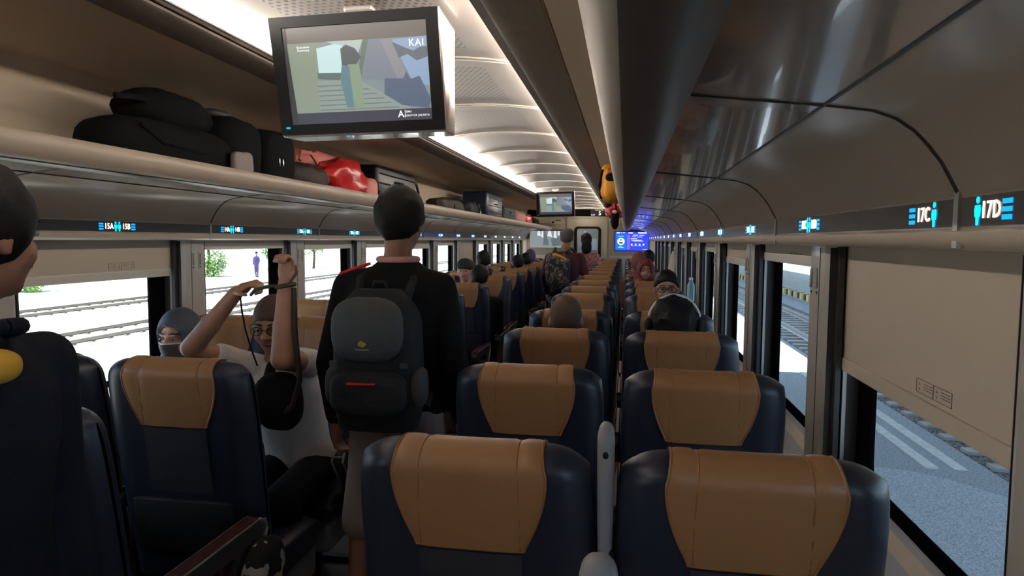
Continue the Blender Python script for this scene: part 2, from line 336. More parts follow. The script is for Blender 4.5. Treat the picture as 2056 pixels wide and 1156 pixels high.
# ------------------------------------------------------------------ windows, pillars, blinds
PIT = {'right': (2.303, 1.227), 'left': (3.41, 1.22)}
BL = {'right': {0: .335, 1: .055, 2: .10, 3: .055, 4: .07, 5: .07, 6: .05, 7: .09, 8: .05, 9: .05, 10: .05, -1: .5, -2: .3},
      'left': {0: .155, 1: .045, 2: .060, 3: .09, 4: .13, 5: .06, 6: .30, 7: .05, 8: .05, 9: .09, 10: .05, -1: .3, -2: .3, -3: .3}}
nwin = 0
PILY = {}
for sd, s in SIDES.items():
    c0, pit = PIT[sd]; ks = [k for k in range(-5, 13) if Y0 + .2 < c0 + pit * k < Y1 - .1]
    PILY[sd] = [c0 + pit * k for k in ks]
    pn = 0
    for k in ks:
        y = c0 + pit * k
        pp = [(1.50, -.085), (1.494, -.075), (1.493, -.02), (1.493, .08), (1.498, .098), (1.51, .105), (1.606, .105), (1.606, -.105), (1.52, -.105), (1.508, -.097)]
        m = MB(); n = len(pp)
        v = [(px(s, u), y + d, z) for z in (.80, 1.575) for u, d in pp]
        m.add(v, [(i, (i + 1) % n, (i + 1) % n + n, i + n) for i in range(n)] + [tuple(range(n)), tuple(range(n, 2 * n))])
        struct(obj('trim_10', m, 'pillar', smooth=False, bevel=.003))
        # seams of the pillar cover
        q = MB(); q.box(px(s, 1.4915), px(s, 1.4945), y - .028, y - .026, .81, 1.56); q.box(px(s, 1.50), px(s, 1.545), y + .1055, y + .1075, .84, 1.56); q.box(px(s, 1.50), px(s, 1.545), y - .1075, y - .1055, .84, 1.56)
        struct(obj('trim_11', q, 'seam', smooth=False))
        if 0 <= ks.index(k) and y < 9 and y > 1.6:
            for j, dy in enumerate((-.012, .048)):
                h = empty('coat_hook', (px(s, 1.493), y + dy, 1.455),
                          'small folding coat hook, %s one on the %s window pillar of the %s wall' % (('near', 'far')[j], ORD[pn], sd), 'hook', 'coat hooks on the window pillars')
                obj('back_plate', MB().box(-.003 * s, .001 * s, -.013, .013, -.048, .048), 'silver', h, smooth=False, bevel=.002)
                obj('hook_arm', MB().caps((-.006 * s, 0, .035), (-.007 * s, 0, -.022), .004, .005, 8), 'pillar', h)
                obj('screw', MB().ell((-.004 * s, 0, -.04), (.003, .004, .004), n=8, m=6), 'dark_trim', h)
            pn += 1
    wn = 0
    for i, k in enumerate(ks[:-1]):
        ya, yb = c0 + pit * k + .105, c0 + pit * (k + 1) - .105
        kk = i - (ks.index(0) if 0 in ks else 0)
        nwin += 1
        wdw = bpy.data.objects.new('window_%d' % nwin, None); COL.objects.link(wdw); wdw.location = (px(s, 1.6), (ya + yb) / 2, .85); struct(wdw)
        fr = MB(); z0, z1 = .845, 1.58; bw = .10
        rr = .06
        # black border ring with rounded inner corners
        def rrect(y0, y1, za, zb, r, n=5):
            o = []
            for cx, cz, a0 in ((y1 - r, zb - r, 0), (y0 + r, zb - r, 90), (y0 + r, za + r, 180), (y1 - r, za + r, 270)):
                for q in range(n + 1): an = R(a0 + 90 * q / n); o.append((cx + r * math.cos(an), cz + r * math.sin(an)))
            return o
        ou = rrect(ya - .04, yb + .04, z0 - .03, z1 + .03, .001); inn = rrect(ya + .03, yb - .135, z0 + .035, z1 - .03, rr)
        n = len(ou)
        for u0, u1 in ((1.592, 1.604),):
            rings = [[(px(s, u0), a, b) for a, b in ou], [(px(s, u0), a, b) for a, b in inn], [(px(s, u1), a, b) for a, b in inn], [(px(s, u1), a, b) for a, b in ou], [(px(s, u0), a, b) for a, b in ou]]
            fr.loft(rings, cap=False)
        obj('border', fr, 'frit', wdw, True, False)
        obj('pane', MB().box(px(s, 1.596), px(s, 1.600), ya - .03, yb + .03, z0 - .03, z1 + .03), 'glass', wdw, True, False)
        g = MB(); g.box(px(s, 1.545), px(s, 1.556), yb - .020, yb, z0 - .01, z1); g.box(px(s, 1.545), px(s, 1.556), ya, ya + .020, z0 - .01, z1)
        obj('guide_rail', g, 'silver', wdw, True, False)
        gd = MB(); gd.box(px(s, 1.52), px(s, 1.535), yb - .03, yb, z0 - .01, z1); gd.box(px(s, 1.52), px(s, 1.535), ya, ya + .03, z0 - .01, z1); gd.box(px(s, 1.556), px(s, 1.592), yb - .016, yb + .002, z0 - .01, z1); gd.box(px(s, 1.556), px(s, 1.592), ya - .002, ya + .016, z0 - .01, z1)
        obj('channel', gd, 'dark_trim', wdw, True, False)
        # blind
        vis = yb > 1.0
        drop = BL[sd].get(kk, .06)
        if sd == 'right': drop = {-1: .335, 0: .035, 1: .085, 2: .03, 3: .05, 4: .03, 5: .07}.get(kk, .04)
        if sd == 'left': drop = {-1: .150, 0: .015, 1: .03, 2: .03, 3: .06, 4: .03, 5: .33, 6: .03, 7: .03}.get(kk, .04)
        zb = 1.535 - drop
        if vis:
            lab = 'beige roller blind, %s window from camera on the %s, %s' % (ORD[wn], sd, 'pulled halfway down' if drop > .3 else ('pulled partly down' if drop > .12 else 'nearly fully raised'))
            wn += 1
            b = empty('window_blind', (px(s, 1.545), (ya + yb) / 2, zb), lab, 'blind', 'roller blinds at the windows')
            obj('fabric', MB().box(px(s, 1.544), px(s, 1.546), ya + .01, yb - .01, zb, 1.60), 'blind', b, True, False)
            obj('bottom_bar', MB().box(px(s, 1.538), px(s, 1.552), ya + .005, yb - .005, zb - .012, zb + .028), 'blindbar' if drop < .3 else 'blind', b, True, False, bevel=.003)
            if 1.0 < yb < 5.5:
                ym = (ya + yb) / 2 + (-.12 if sd == 'right' else .12); zl = zb + .055 if drop > .12 else zb + .02
                stk = MB()
                hw, hh = .085, .016
                for a, b_, c_, d_ in ((-hw, hw, -hh, -hh + .0012), (-hw, hw, hh - .0012, hh), (-hw, -hw + .0015, -hh, hh), (hw - .0015, hw, -hh, hh), (-.001, .001, -hh, hh)):
                    stk.box(px(s, 1.5428), px(s, 1.5438), ym + a, ym + b_, zl + c_, zl + d_)
                for q in range(3):
                    for off in (-.055, .03):
                        stk.box(px(s, 1.5428), px(s, 1.5438), ym + off - .022, ym + off + .018, zl + .007 - .006 * q, zl + .0085 - .006 * q)
                for off in (-.018, .068): stk.add([(px(s, 1.5428), ym + off - .005, zl + .002), (px(s, 1.5428), ym + off + .005, zl + .002), (px(s, 1.5428), ym + off, zl + .010), (px(s, 1.5428), ym + off - .005, zl - .004), (px(s, 1.5428), ym + off + .005, zl - .004), (px(s, 1.5428), ym + off, zl - .012)], [(0, 1, 2), (3, 4, 5)])
                obj('instruction_sticker', stk, 'sillwood', b, True, False)

# ------------------------------------------------------------------ luggage racks
SEAM = {'right': 1.213, 'left': 3.45}
for sd, s in SIDES.items():
    rk = empty('luggage_rack', (px(s, 1.2), 6, 1.8), 'long overhead luggage rack with glossy brown underside along the %s wall' % sd, 'luggage rack', 'overhead luggage racks')
    lip = [(.858, 1.884), (.835, 1.887), (.822, 1.875), (.822, 1.85), (.833, 1.828), (.852, 1.812), (.88, 1.802), (.93, 1.803), (.96, 1.812), (.985, 1.830), (.985, 1.842), (.90, 1.845), (.868, 1.85), (.862, 1.87)]
    obj('rack_lip', MB().prism([(px(s, u), z) for u, z in lip], Y0, Y1 - .06), 'beige_lip', rk, True)
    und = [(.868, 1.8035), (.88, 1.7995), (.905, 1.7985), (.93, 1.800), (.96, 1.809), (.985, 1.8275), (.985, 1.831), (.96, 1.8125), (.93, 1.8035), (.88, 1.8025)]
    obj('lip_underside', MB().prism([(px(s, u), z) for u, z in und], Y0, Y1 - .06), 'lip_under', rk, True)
    obj('shelf', MB().box(px(s, .87), px(s, 1.50), Y0, Y1, 1.838, 1.848), 'ceil_out', rk, True, False)
    sy0 = SEAM[sd]; k0 = int((Y0 - sy0) / 1.354) - 1
    flat = [(.975, 1.832), (1.203, 1.8075)]
    cove = [(1.203, 1.8075), (1.24, 1.803), (1.28, 1.797), (1.317, 1.783), (1.345, 1.763), (1.368, 1.738), (1.389, 1.71), (1.405, 1.680), (1.418, 1.655)]
    for k in range(k0, k0 + 16):
        ya, yb = sy0 + 1.354 * k + .003, sy0 + 1.354 * (k + 1) - .003
        ya, yb = max(ya, Y0), min(yb, Y1 - .06)
        if yb - ya < .05: continue
        th = .012
        obj('soffit_panel', MB().prism([(px(s, u), z) for u, z in flat] + [(px(s, u), z + th) for u, z in reversed(flat)], ya, yb), 'soffit', rk, True, False)
        cv = cove + [(u + .012, z + .012) for u, z in reversed(cove)]
        obj('cove_panel', MB().prism([(px(s, u), z) for u, z in cv], ya, yb), 'soffit_lo', rk, True)
        bd = MB().tube([(px(s, u), yb + .003, z + .001) for u, z in flat + cove[1:]], .0045, 6)
        obj('joint_bead', bd, 'seam', rk, True)
        obj('joint_post', MB().box(px(s, 1.412), px(s, 1.419), yb - .005, yb + .011, 1.57, 1.662), 'silver', rk, True, False)
    obj('rib', MB().tube([(px(s, 1.203), Y0, 1.807), (px(s, 1.203), Y1, 1.807)], .003, 6), 'dark_trim', rk, True)

# ------------------------------------------------------------------ seat number signs
def side_mx(s, y, z, u=1.4145):
    # text plane facing the aisle: right wall reads toward -Y, left wall toward +Y
    X = Vector((0, -s, 0)); Z = Vector((-s, 0, 0)); Yv = Vector((0, 0, 1))
    m = Matrix((X, Yv, Z)).transposed().to_4x4(); m.translation = (px(s, u), y, z); return m
def icon_person(s, y0):
    m = MB()
    def P(a, b): return (px(s, 1.4145), y0 - s * a, 1.628 + b)
    for sgn in (0,):
        ring = [P(.0055 * math.cos(q), .017 + .0055 * math.sin(q)) for q in [2 * PI * k / 12 for k in range(12)]]
        m.add(ring, [tuple(range(12))])
        body = [(-.008, .009), (.008, .009), (.010, .002), (.0085, -.008), (.005, -.010), (.004, -.022), (-.004, -.022), (-.005, -.010), (-.0085, -.008), (-.010, .002)]
        m.add([P(a, b) for a, b in body], [tuple(range(10))])
    return m
def icon_window(s, y0):
    m = MB()
    for k in range(3):
        z = 1.628 - .0115 + .0115 * k
        yy = y0
        m.box(px(s, 1.4145), px(s, 1.4150), yy - .013, yy + .013, z - .0036, z + .0036)
    return m
def sign(s, sd, y, num, half=None):
    L = ('C', 'D') if s > 0 else ('A', 'B')
    if half is None:
        t = empty('seat_number_sign', (px(s, 1.415), y, 1.628), 'lit seat sign reading %d%s %d%s on the %s sign band' % (num, L[0], num, L[1], sd), 'sign', 'lit seat number signs')
        items = [(-.098, 'w'), (-.052, str(num) + L[0]), (-.0115, 'p'), (.0115, 'p'), (.055, str(num) + L[1]), (.100, 'w')]
    elif half == 0:
        t = empty('seat_number_sign', (px(s, 1.415), y, 1.628), 'lit seat sign reading %dC beside the rack joint on the right wall' % num, 'sign', 'lit seat number signs')
        items = [(-.062, 'w'), (-.014, str(num) + L[0]), (.030, 'p')]
    else:
        t = empty('seat_number_sign', (px(s, 1.415), y, 1.628), 'lit seat sign reading %dD at the right edge of the view' % num, 'sign', 'lit seat number signs')
        items = [(-.030, 'p'), (.008, str(num) + L[1]), (.052, 'w')]
    for a, k in items:
        yy = y - s * a
        if k == 'p': obj('person_icon', icon_person(s, yy), 'cyan', t, True, False)
        elif k == 'w': obj('window_icon', icon_window(s, yy), 'signblue', t, True, False)
        else:
            mx = Matrix.Translation(-t.location) @ side_mx(s, yy, 1.628)
            text_obj('seat_number', k, .037, 'signwhite', t, mx, xs=.80)
sign(1, 'right', 1.327, 17, 0); sign(1, 'right', 1.118, 17, 1)
for n in range(16, 1, -1): sign(1, 'right', 2.123 + (16 - n) * .947, n)
for n in range(15, 1, -1): sign(-1, 'left', 2.748 + (15 - n) * .912, n)

# ------------------------------------------------------------------ seats
def seat_section(a, v, HT=1.18, off=0.0):
    """a in -1..1 across, v: arc parameter: returns point on the backrest skin. v<=0: back at height, v in 0..1 over the top, v>1: front"""
    z0 = .40
    if v < 0: z = None
    W_ = .252
    aa = abs(a)
    H = HT - .040 * aa ** 7 - .006 * math.exp(-(a / .55) ** 4)
    t = .058 * (1 - aa ** 5) ** .5 + .004
    t += .010 * math.exp(-((aa - .78) / .16) ** 2)
    rz = .05; zc = H - rz
    if v <= 0:
        z = zc + v; y = -t; nrm = Vector((0, -1, 0))
    elif v < 1:
        q = PI * v; z = zc + rz * math.sin(q); y = -t * math.cos(q); nrm = Vector((0, -math.cos(q), math.sin(q)))
    else:
        z = zc - (v - 1); y = t; nrm = Vector((0, 1, 0))
    W_ = .252 - (.016 * ((z - 1.0) / .18) ** 2 if z > 1.0 else 0) - (.012 * ((.7 - z) / .3) if z < .7 else 0)
    x = a * W_
    y -= .16 * (z - .45) - .16 * (HT - .45)   # recline; top is at local y=0
    side = Vector((math.copysign(aa ** 6, a), 0, 0))
    nn = (nrm * max(.05, (1 - aa ** 6)) + side).normalized()
    return Vector((x, y, z)) + nn * off, z
def grid_obj(name, pts_rows, m, parent, close=False):
    mb = MB(); mb.loft(pts_rows, cap=False, closed=close); return obj(name, mb, m, parent)
def tan_w(z):  # half width in metres of the tan panel
    if z >= 1.15: return .160 - (z - 1.15) * .25
    q = max(0, (z - .962) / .188); return .112 + .050 * math.sin(PI / 2 * min(1, q * 1.06)) ** .9
def make_seat():
    t = empty('train_seat', (0, 0, 0), 'x', 'seat', 'navy and tan train seats')
    A = [-math.cos(PI * k / 28) for k in range(29)]
    A = [math.copysign(abs(x) ** .8, x) if x else 0 for x in A]
    V = [-.73, -.6, -.45, -.3, -.2, -.1, -.04] + [k / 12 for k in range(13)] + [1.04, 1.1, 1.2, 1.3, 1.45, 1.6, 1.73]
    grid_obj('backrest', [[seat_section(a, v)[0] for a in A] for v in V], 'navy', t)
    # tan headrest panel wrapped over the top
    V2 = [-.168 + .168 * k / 12 for k in range(12)] + [k / 14 for k in range(15)] + [1 + .168 * k / 12 for k in range(1, 13)]
    NB = 24
    rows = []; eL = []; eR = []; sL = []; sR = []
    for v in V2:
        _, zz = seat_section(0, v); w_ = tan_w(zz) if (v <= 0 or v >= 1) else tan_w(1.15) - .004 * math.sin(PI * v)
        row = []
        for k in range(NB + 1):
            x = -w_ + 2 * w_ * k / NB; a = x / .25
            puff = .0035 + .0035 * min(1, (w_ - abs(x)) / .02) ** .5
            xs_ = .104
            puff -= .004 * math.exp(-((abs(x) - xs_) / .005) ** 2)
            row.append(seat_section(a, v, off=puff)[0])
        rows.append(row)
        eL.append(seat_section(-w_ / .25, v, off=.003)[0]); eR.append(seat_section(w_ / .25, v, off=.003)[0])
        sL.append(seat_section(-.104 / .25, v, off=.0035)[0]); sR.append(seat_section(.104 / .25, v, off=.0035)[0])
    hd = grid_obj('headrest_panel', rows, 'tan', t)
    pm = MB()
    for e in (eL, eR): pm.tube(e, .0032, 6)
    for e in (sL, sR): pm.tube(e, .0018, 6)
    for v in (V2[0], V2[-1]):
        w_ = tan_w(.96); pm.tube([seat_section(x / .25, v, off=.003)[0] for x in [-w_ + 2 * w_ * k / 10 for k in range(11)]], .003, 6)
    obj('piping', pm, 'tanpipe', hd)
    # charcoal centre panel under the tan one, back and front
    lp = MB()
    for sgn in (0, 1):
        vs = [-.175 - .23 * k / 8 for k in range(9)] if sgn == 0 else [1.175 + .45 * k / 8 for k in range(9)]
        lp.loft([[seat_section(x / .25, v, off=.004)[0] for x in [-.108 + .216 * k / 8 for k in range(9)]] for v in vs], cap=False, closed=False)
    obj('centre_panel', lp, 'seat_grey', t)
    pk = MB(); y_ = lambda z: seat_section(0, z - 1.13)[0].y
    pk.add([(-.17, y_(.70) - .03, .70), (.17, y_(.70) - .03, .70), (.17, y_(.5) - .035, .50), (-.17, y_(.5) - .035, .50), (-.17, y_(.70) + .01, .69), (.17, y_(.70) + .01, .69), (.17, y_(.5) + .01, .50), (-.17, y_(.5) + .01, .50)],
           [(0, 1, 2, 3), (4, 7, 6, 5), (0, 3, 7, 4), (1, 5, 6, 2), (0, 4, 5, 1), (3, 2, 6, 7)])
    obj('seatback_pocket', pk, 'blackcloth2', t, bevel=.008)
    # cushion and base
    cu = MB(); n = 20
    rings = []
    for k in range(13):
        y = .10 + .44 * k / 12; e = 1 - abs(2 * k / 12 - 1) ** 6
        rings.append([(x, y, z) for x, z in [(.245 * math.copysign(abs(math.cos(q)) ** .35, math.cos(q)), .39 + .075 * math.copysign(abs(math.sin(q)) ** .5, math.sin(q)) * (.35 + .65 * e)) for q in [2 * PI * j / n for j in range(n)]]])
    obj('seat_cushion', cu.loft(rings), 'navy', t)
    obj('seat_base', MB().box(-.22, .22, .12, .52, .20, .33), 'grey_plastic', t, smooth=False, bevel=.02)
    lg = MB(); lg.box(-.04, .04, .20, .44, .02, .2); lg.box(-.20, .20, .16, .20, .0, .03); lg.box(-.20, .20, .44, .48, 0, .03)
    obj('pedestal', lg, 'dark_trim', t, smooth=False, bevel=.006)
    return t
def armrest(parent, x, th=.022):
    """armrest: wine-coloured top with silver rims, curved dark side"""
    m = MB()
    side = [(.04, .655), (.10, .682), (.53, .682), (.575, .668), (.585, .64), (.56, .60), (.50, .52), (.45, .42), (.42, .28), (.36, .28), (.37, .42), (.40, .52), (.44, .60), (.40, .63), (.06, .63)]
    n = len(side)
    out = [(x + dx, y, z) for dx in (-th, th) for y, z in side]
    m.add(out, [(i, (i + 1) % n, (i + 1) % n + n, i + n) for i in range(n)] + [tuple(range(n)), tuple(range(n, 2 * n))[::-1]])
    a = obj('armrest', m, 'arm_dark', parent, smooth=False, bevel=.006)
    m = MB(); pl_ = [(.10, .625), (.44, .62), (.41, .53), (.37, .42), (.36, .30), (.12, .30), (.10, .45)]; n = len(pl_)
    m.add([(x + dx, y, z) for dx in (-.008, .008) for y, z in pl_], [(i, (i + 1) % n, (i + 1) % n + n, i + n) for i in range(n)] + [tuple(range(n)), tuple(range(n, 2 * n))[::-1]])
    obj('side_panel', m, 'wine', a, smooth=False)
    obj('arm_pad', MB().box(x - th, x + th, .08, .545, .680, .692), 'wine', a, smooth=False, bevel=.004)
    rm = MB()
    for dx in (-th - .002, th + .002): rm.tube([(x + dx, .08, .686), (x + dx, .54, .686), (x + dx, .578, .672), (x + dx, .590, .64), (x + dx, .562, .598), (x + dx, .505, .52), (x + dx, .455, .42)], [.0035, .0035, .005, .006, .005, .0035, .003], 6)
    rm.tube([(x - th, .55, .684), (x - th, .585, .66), (x + th, .585, .66), (x + th, .55, .684)], .006, 6)
    obj('arm_rim', rm, 'silver', a)
    return a
M['arm_dark'] = mat('arm_dark_plastic', (.045, .04, .04), .4)
seat_win = make_seat(); armrest(seat_win, .270, .012)
seat_win_r = make_seat(); armrest(seat_win_r, -.271, .012)
seat_plain = make_seat()
seat_aisle_r = make_seat(); armrest(seat_aisle_r, -.295)
seat_aisle_l = make_seat(); armrest(seat_aisle_l, .315)
protos = [seat_win, seat_win_r, seat_plain, seat_aisle_r, seat_aisle_l]
CX = {'A': -2.015, 'B': -1.475, 'C': -.305, 'D': .248}
used = set()
def place_seat(col, y, row, flip=False, z=0.0, sc=1.0, rz=0):
    proto = {'A': seat_win, 'D': seat_plain if row == 0 else seat_win_r, 'B': seat_plain if row == 1 else seat_aisle_l, 'C': seat_aisle_r}[col]
    if flip: proto = {'A': seat_win_r, 'D': seat_win, 'B': seat_aisle_r, 'C': seat_aisle_l}[col]
    if id(proto) in used or proto.name in used: o = copy_tree(proto)
    else: o = proto; used.add(proto.name)
    o.location = (CX[col] + (.012 if col == 'B' and row == 1 else 0), y, 0); o.rotation_euler.z = (PI if flip else 0) + rz; o.scale = (sc, 1, 1 + z)
    cn = {'A': 'left window column', 'B': 'left aisle column', 'C': 'right aisle column', 'D': 'right window column'}[col]
    o['label'] = 'navy seat with tan headrest, %s from camera in the %s%s' % (ORD[row], cn, ', facing camera' if flip else '')
    return o
RY = [1.34, 2.15, 3.02, 3.85, 5.06, 5.86, 6.74] + [6.74 + .935 * k for k in range(1, 10)]
for i, y in enumerate(RY):
    f = i == 4
    z = {0: -.012, 1: -.006}.get(i, 0)
    place_seat('C', y, i, f, z, 1.0 if i == 0 else .98); place_seat('D', y, i, f, z, 1.03 if i == 0 else 1.0)
LY = [1.38, 2.0, 3.20, 4.12, 5.06, 6.03, 7.30] + [7.30 + .93 * k for k in range(1, 9)]
for i, y in enumerate(LY):
    f = i in (2, 6)
    place_seat('B', y, i, f, 0, 1.05 if i == 1 else 1); place_seat('A', y, i, f)
# raised centre armrests between the two nearest right-hand seats
def raised_arm(y0, z0, y1, z1, lab, r=.0175):
    e = empty('folded_armrest', (-.031, y0, z0), lab, 'armrest', 'grey armrests folded up between the seats')
    a, b = Vector((-.031, y0, z0)), Vector((-.031, y1, z1)); m = MB(); d = (b - a).normalized(); nrm = Vector((0, d.z, -d.y)); rings = []
    for q in [k / 12 * .92 for k in range(13)] + [.94, .955, .97, .98, .99, .997, 1.0]:
        p = a.lerp(b, q); wx = r * (1.0 if q < .92 else math.sqrt(max(.03, 1 - ((q - .92) / .08) ** 2 * .97))) * (.70 + .30 * min(1, q * 1.4)); wy = .032 * (wx / r)
        rings.append([p + Vector((1, 0, 0)) * wx * math.copysign(abs(math.cos(t)) ** .6, math.cos(t)) + nrm * min(wy, .034) * math.copysign(abs(math.sin(t)) ** .6, math.sin(t)) for t in [2 * PI * j / 16 for j in range(16)]])
    obj('arm_shell', m.loft(rings), 'grey_plastic', e, True)
    obj('recess', MB().ell(a.lerp(b, .86) + Vector((0, -.031, 0)), (.006, .004, .008), n=10, m=6), 'black', e, True)
    obj('pivot', MB().ell(a.lerp(b, .36) + Vector((.015, -.02, 0)), (.008, .010, .009), n=12, m=8), 'black', e, True)
raised_arm(1.36, .80, 1.33, 1.218, 'grey plastic armrest folded upright between the two nearest right-hand seats')
raised_arm(1.02, .60, .98, 1.112, 'rounded tip of a grey folded armrest at the bottom edge of the view', .030)

# ------------------------------------------------------------------ end wall
def wall_end():
    m = MB(); y = Y1
    L, Rr_ = px(-1, 1.66), px(1, 1.66)
    dx0, dx1 = -1.25, -.52
    m.box(L, dx0, y, y + .06, 0, 2.33); m.box(dx1, Rr_, y, y + .06, 0, 2.33); m.box(dx0, dx1, y, y + .06, 1.95, 2.33)
    struct(obj('wall_end', m, 'endwall', smooth=False))
    struct(obj('wall_back', MB().box(L, Rr_, Y0 - .06, Y0, 0, 2.5), 'beige', smooth=False))
    # recessed side panels and cornice
    q = MB(); q.box(px(-1, 1.45), -1.42, y - .012, y, 1.22, 1.98); q.box(-.36, px(1, 1.45), y - .012, y, 1.22, 1.98)
    struct(obj('trim_12', q, 'endpanel', smooth=False, bevel=.004))
    q = MB()
    for x in (-1.40, -1.385, -1.37, -.39, -.405, -.42): q.box(x - .004, x + .004, y - .012, y, .5, 2.1)
    struct(obj('trim_13', q, 'endpanel', smooth=False))
    struct(obj('trim_14', MB().box(px(-1, 1.45), px(1, 1.45), y - .05, y, 2.10, 2.125), 'beige_lip', smooth=False, bevel=.004))
    struct(obj('trim_15', MB().box(px(-1, 1.45), px(1, 1.45), y - .035, y, 2.125, 2.30), 'frit', smooth=False))
    # door
    d = bpy.data.objects.new('door_1', None); COL.objects.link(d); d.location = (-.885, y + .03, 0); struct(d)
    dm = MB(); wx0, wx1, wz0, wz1 = -1.10, -.66, 1.18, 1.80
    dm.box(dx0, wx0, y + .015, y + .05, 0, 1.95); dm.box(wx1, dx1, y + .015, y + .05, 0, 1.95); dm.box(wx0, wx1, y + .015, y + .05, 0, wz0); dm.box(wx0, wx1, y + .015, y + .05, wz1, 1.95)
    obj('door_leaf', dm, 'endwall', d, True, False)
    fm = MB()
    def rr(x0, x1, z0, z1, r):
        o = []
        for cx, cz, a0 in ((x1 - r, z1 - r, 0), (x0 + r, z1 - r, 90), (x0 + r, z0 + r, 180), (x1 - r, z0 + r, 270)):
            for k in range(6): an = R(a0 + 18 * k); o.append((cx + r * math.cos(an), cz + r * math.sin(an)))
        return o
    a, b = rr(-1.20, -.565, 1.12, 1.895, .10), rr(wx0 - .03, wx1 + .03, wz0 - .02, wz1 + .045, .06)
    fm.loft([[(p[0], y + .012, p[1]) for p in a], [(p[0], y + .0, p[1]) for p in a], [(p[0], y + .0, p[1]) for p in b], [(p[0], y + .02, p[1]) for p in b]], cap=False)
    obj('window_frame', fm, 'black', d, True, False)
    obj('pane', MB().box(wx0, wx1, y + .03, y + .034, wz0, wz1), 'glass', d, True, False)
    obj('door_handle', MB().box(-.60, -.575, y - .02, y + .01, .95, 1.15), 'chrome', d, True, False, bevel=.004)
    # vestibule behind
    v = MB(); v.box(-1.9, -1.6, y + .06, y + 2.8, 0, 2.2); v.box(-.2, .1, y + .06, y + 2.8, 0, 2.2); v.box(-1.6, -.2, y + 2.6, y + 2.8, 0, 2.2); v.box(-1.9, .1, y + .06, y + 2.8, 2.2, 2.3)
    struct(obj('wall_vestibule', v, mat('vestibule_grey', (.42, .43, .44), .3), smooth=False))
    q = MB().box(-1.0, -.72, y + 2.585, y + 2.6, 1.3, 1.62).box(-1.12, -1.07, y + 2.585, y + 2.6, 1.0, 1.9)
    struct(obj('trim_16', q, mat('vestibule_light_panel', (.75, .78, .8), .3), smooth=False))
    l = empty('vestibule_fill', (-1.35, y + 1.2, 2.19), 'unseen lamp added to brighten the vestibule behind the end door', 'light')  # out of sight, added so the vestibule looks bright through the door pane
    obj('fill_panel', MB().box(-1.45, -1.2, y + .4, y + 2.3, 2.17, 2.195), emis('vestibule_white', (.9, .95, 1), 9), l, True, False)
wall_end()
def px_mx(x, y, z):   # plane facing the camera (-Y)
    m = Matrix(((1, 0, 0), (0, 0, 1), (0, -1, 0))).transposed().to_4x4()
    m = Matrix((Vector((1, 0, 0)), Vector((0, 0, 1)), Vector((0, -1, 0)))).transposed().to_4x4(); m.translation = (x, y, z); return m
def poly(m, pts, y, f=None):
    m.add([(a, y, b) for a, b in pts], [tuple(range(len(pts)))]); return m
# blue information screen
E_ = Y1 - .012
sc_ = empty('information_screen', (.15, E_, 1.56), 'bright blue information screen on the right of the end wall', 'screen')
x0, x1, z0, z1 = -.235, .525, 1.34, 1.775
obj('bezel', MB().box(x0 - .012, x1 + .012, E_ - .03, E_, z0 - .012, z1 + .012), 'black', sc_, True, False)
obj('display', MB().box(x0, x1, E_ - .032, E_ - .03, z0, z1), emis('screen_blue', (.03, .06, .85), 1.3), sc_, True, False)
obj('left_panel', MB().box(x0 + .01, x0 + .25, E_ - .034, E_ - .032, z0 + .02, z1 - .06), emis('screen_cyan_blue', (.0, .16, .75), 1.4), sc_, True, False)
ic = MB(); ic.add([(x0 + .13 + .085 * math.cos(q), E_ - .035, 1.55 + .085 * math.sin(q)) for q in [2 * PI * k / 24 for k in range(24)]], [tuple(range(24))])
icn = obj('round_emblem', ic, emis('screen_white', (.8, .9, 1), 1.4), sc_, True, False)
fg = MB(); fg.add([(x0 + .13 + .02 * math.cos(q), E_ - .0355, 1.585 + .02 * math.sin(q)) for q in [2 * PI * k / 14 for k in range(14)]], [tuple(range(14))])
poly(fg, [(x0 + .09, 1.50), (x0 + .17, 1.50), (x0 + .165, 1.55), (x0 + .13, 1.53), (x0 + .095, 1.55)], E_ - .0355)
obj('figure_mark', fg, emis('screen_dark_green', (.02, .12, .12), .6), icn, True, False)
SCT = emis('screen_text', (.75, .85, 1), 1.4)
for a, b, c, d_ in ((.03, .10, 1.735, 1.765), (.12, .15, 1.74, 1.76), (.17, .22, 1.74, 1.76), (.30, .40, 1.735, 1.76), (.52, .72, 1.735, 1.765), (.07, .19, 1.665, 1.675), (.06, .2, 1.40, 1.412), (.09, .17, 1.43, 1.437),
                    (.40, .52, 1.69, 1.705), (.55, .66, 1.69, 1.70), (.38, .47, 1.655, 1.665), (.5, .62, 1.65, 1.66), (.35, .5, 1.61, 1.625), (.36, .6, 1.575, 1.59), (.40, .64, 1.555, 1.565), (.36, .62, 1.445, 1.45), (.62, .73, 1.36, 1.372)):
    obj('text_line', MB().box(x0 + a, x0 + b, E_ - .0365, E_ - .0355, c, d_), SCT, sc_, True, False)
for k in range(4): obj('screen_icon', MB().box(x0 + .36 + .09 * k, x0 + .395 + .09 * k, E_ - .0365, E_ - .0355, 1.46, 1.50), SCT, sc_, True, False)
pp_ = MB().box(x0 + .27, x0 + .335, E_ - .0345, E_ - .033, 1.37, 1.70); obj('violet_panel', pp_, emis('screen_violet', (.25, .12, .85), 1.3), sc_, True, False)
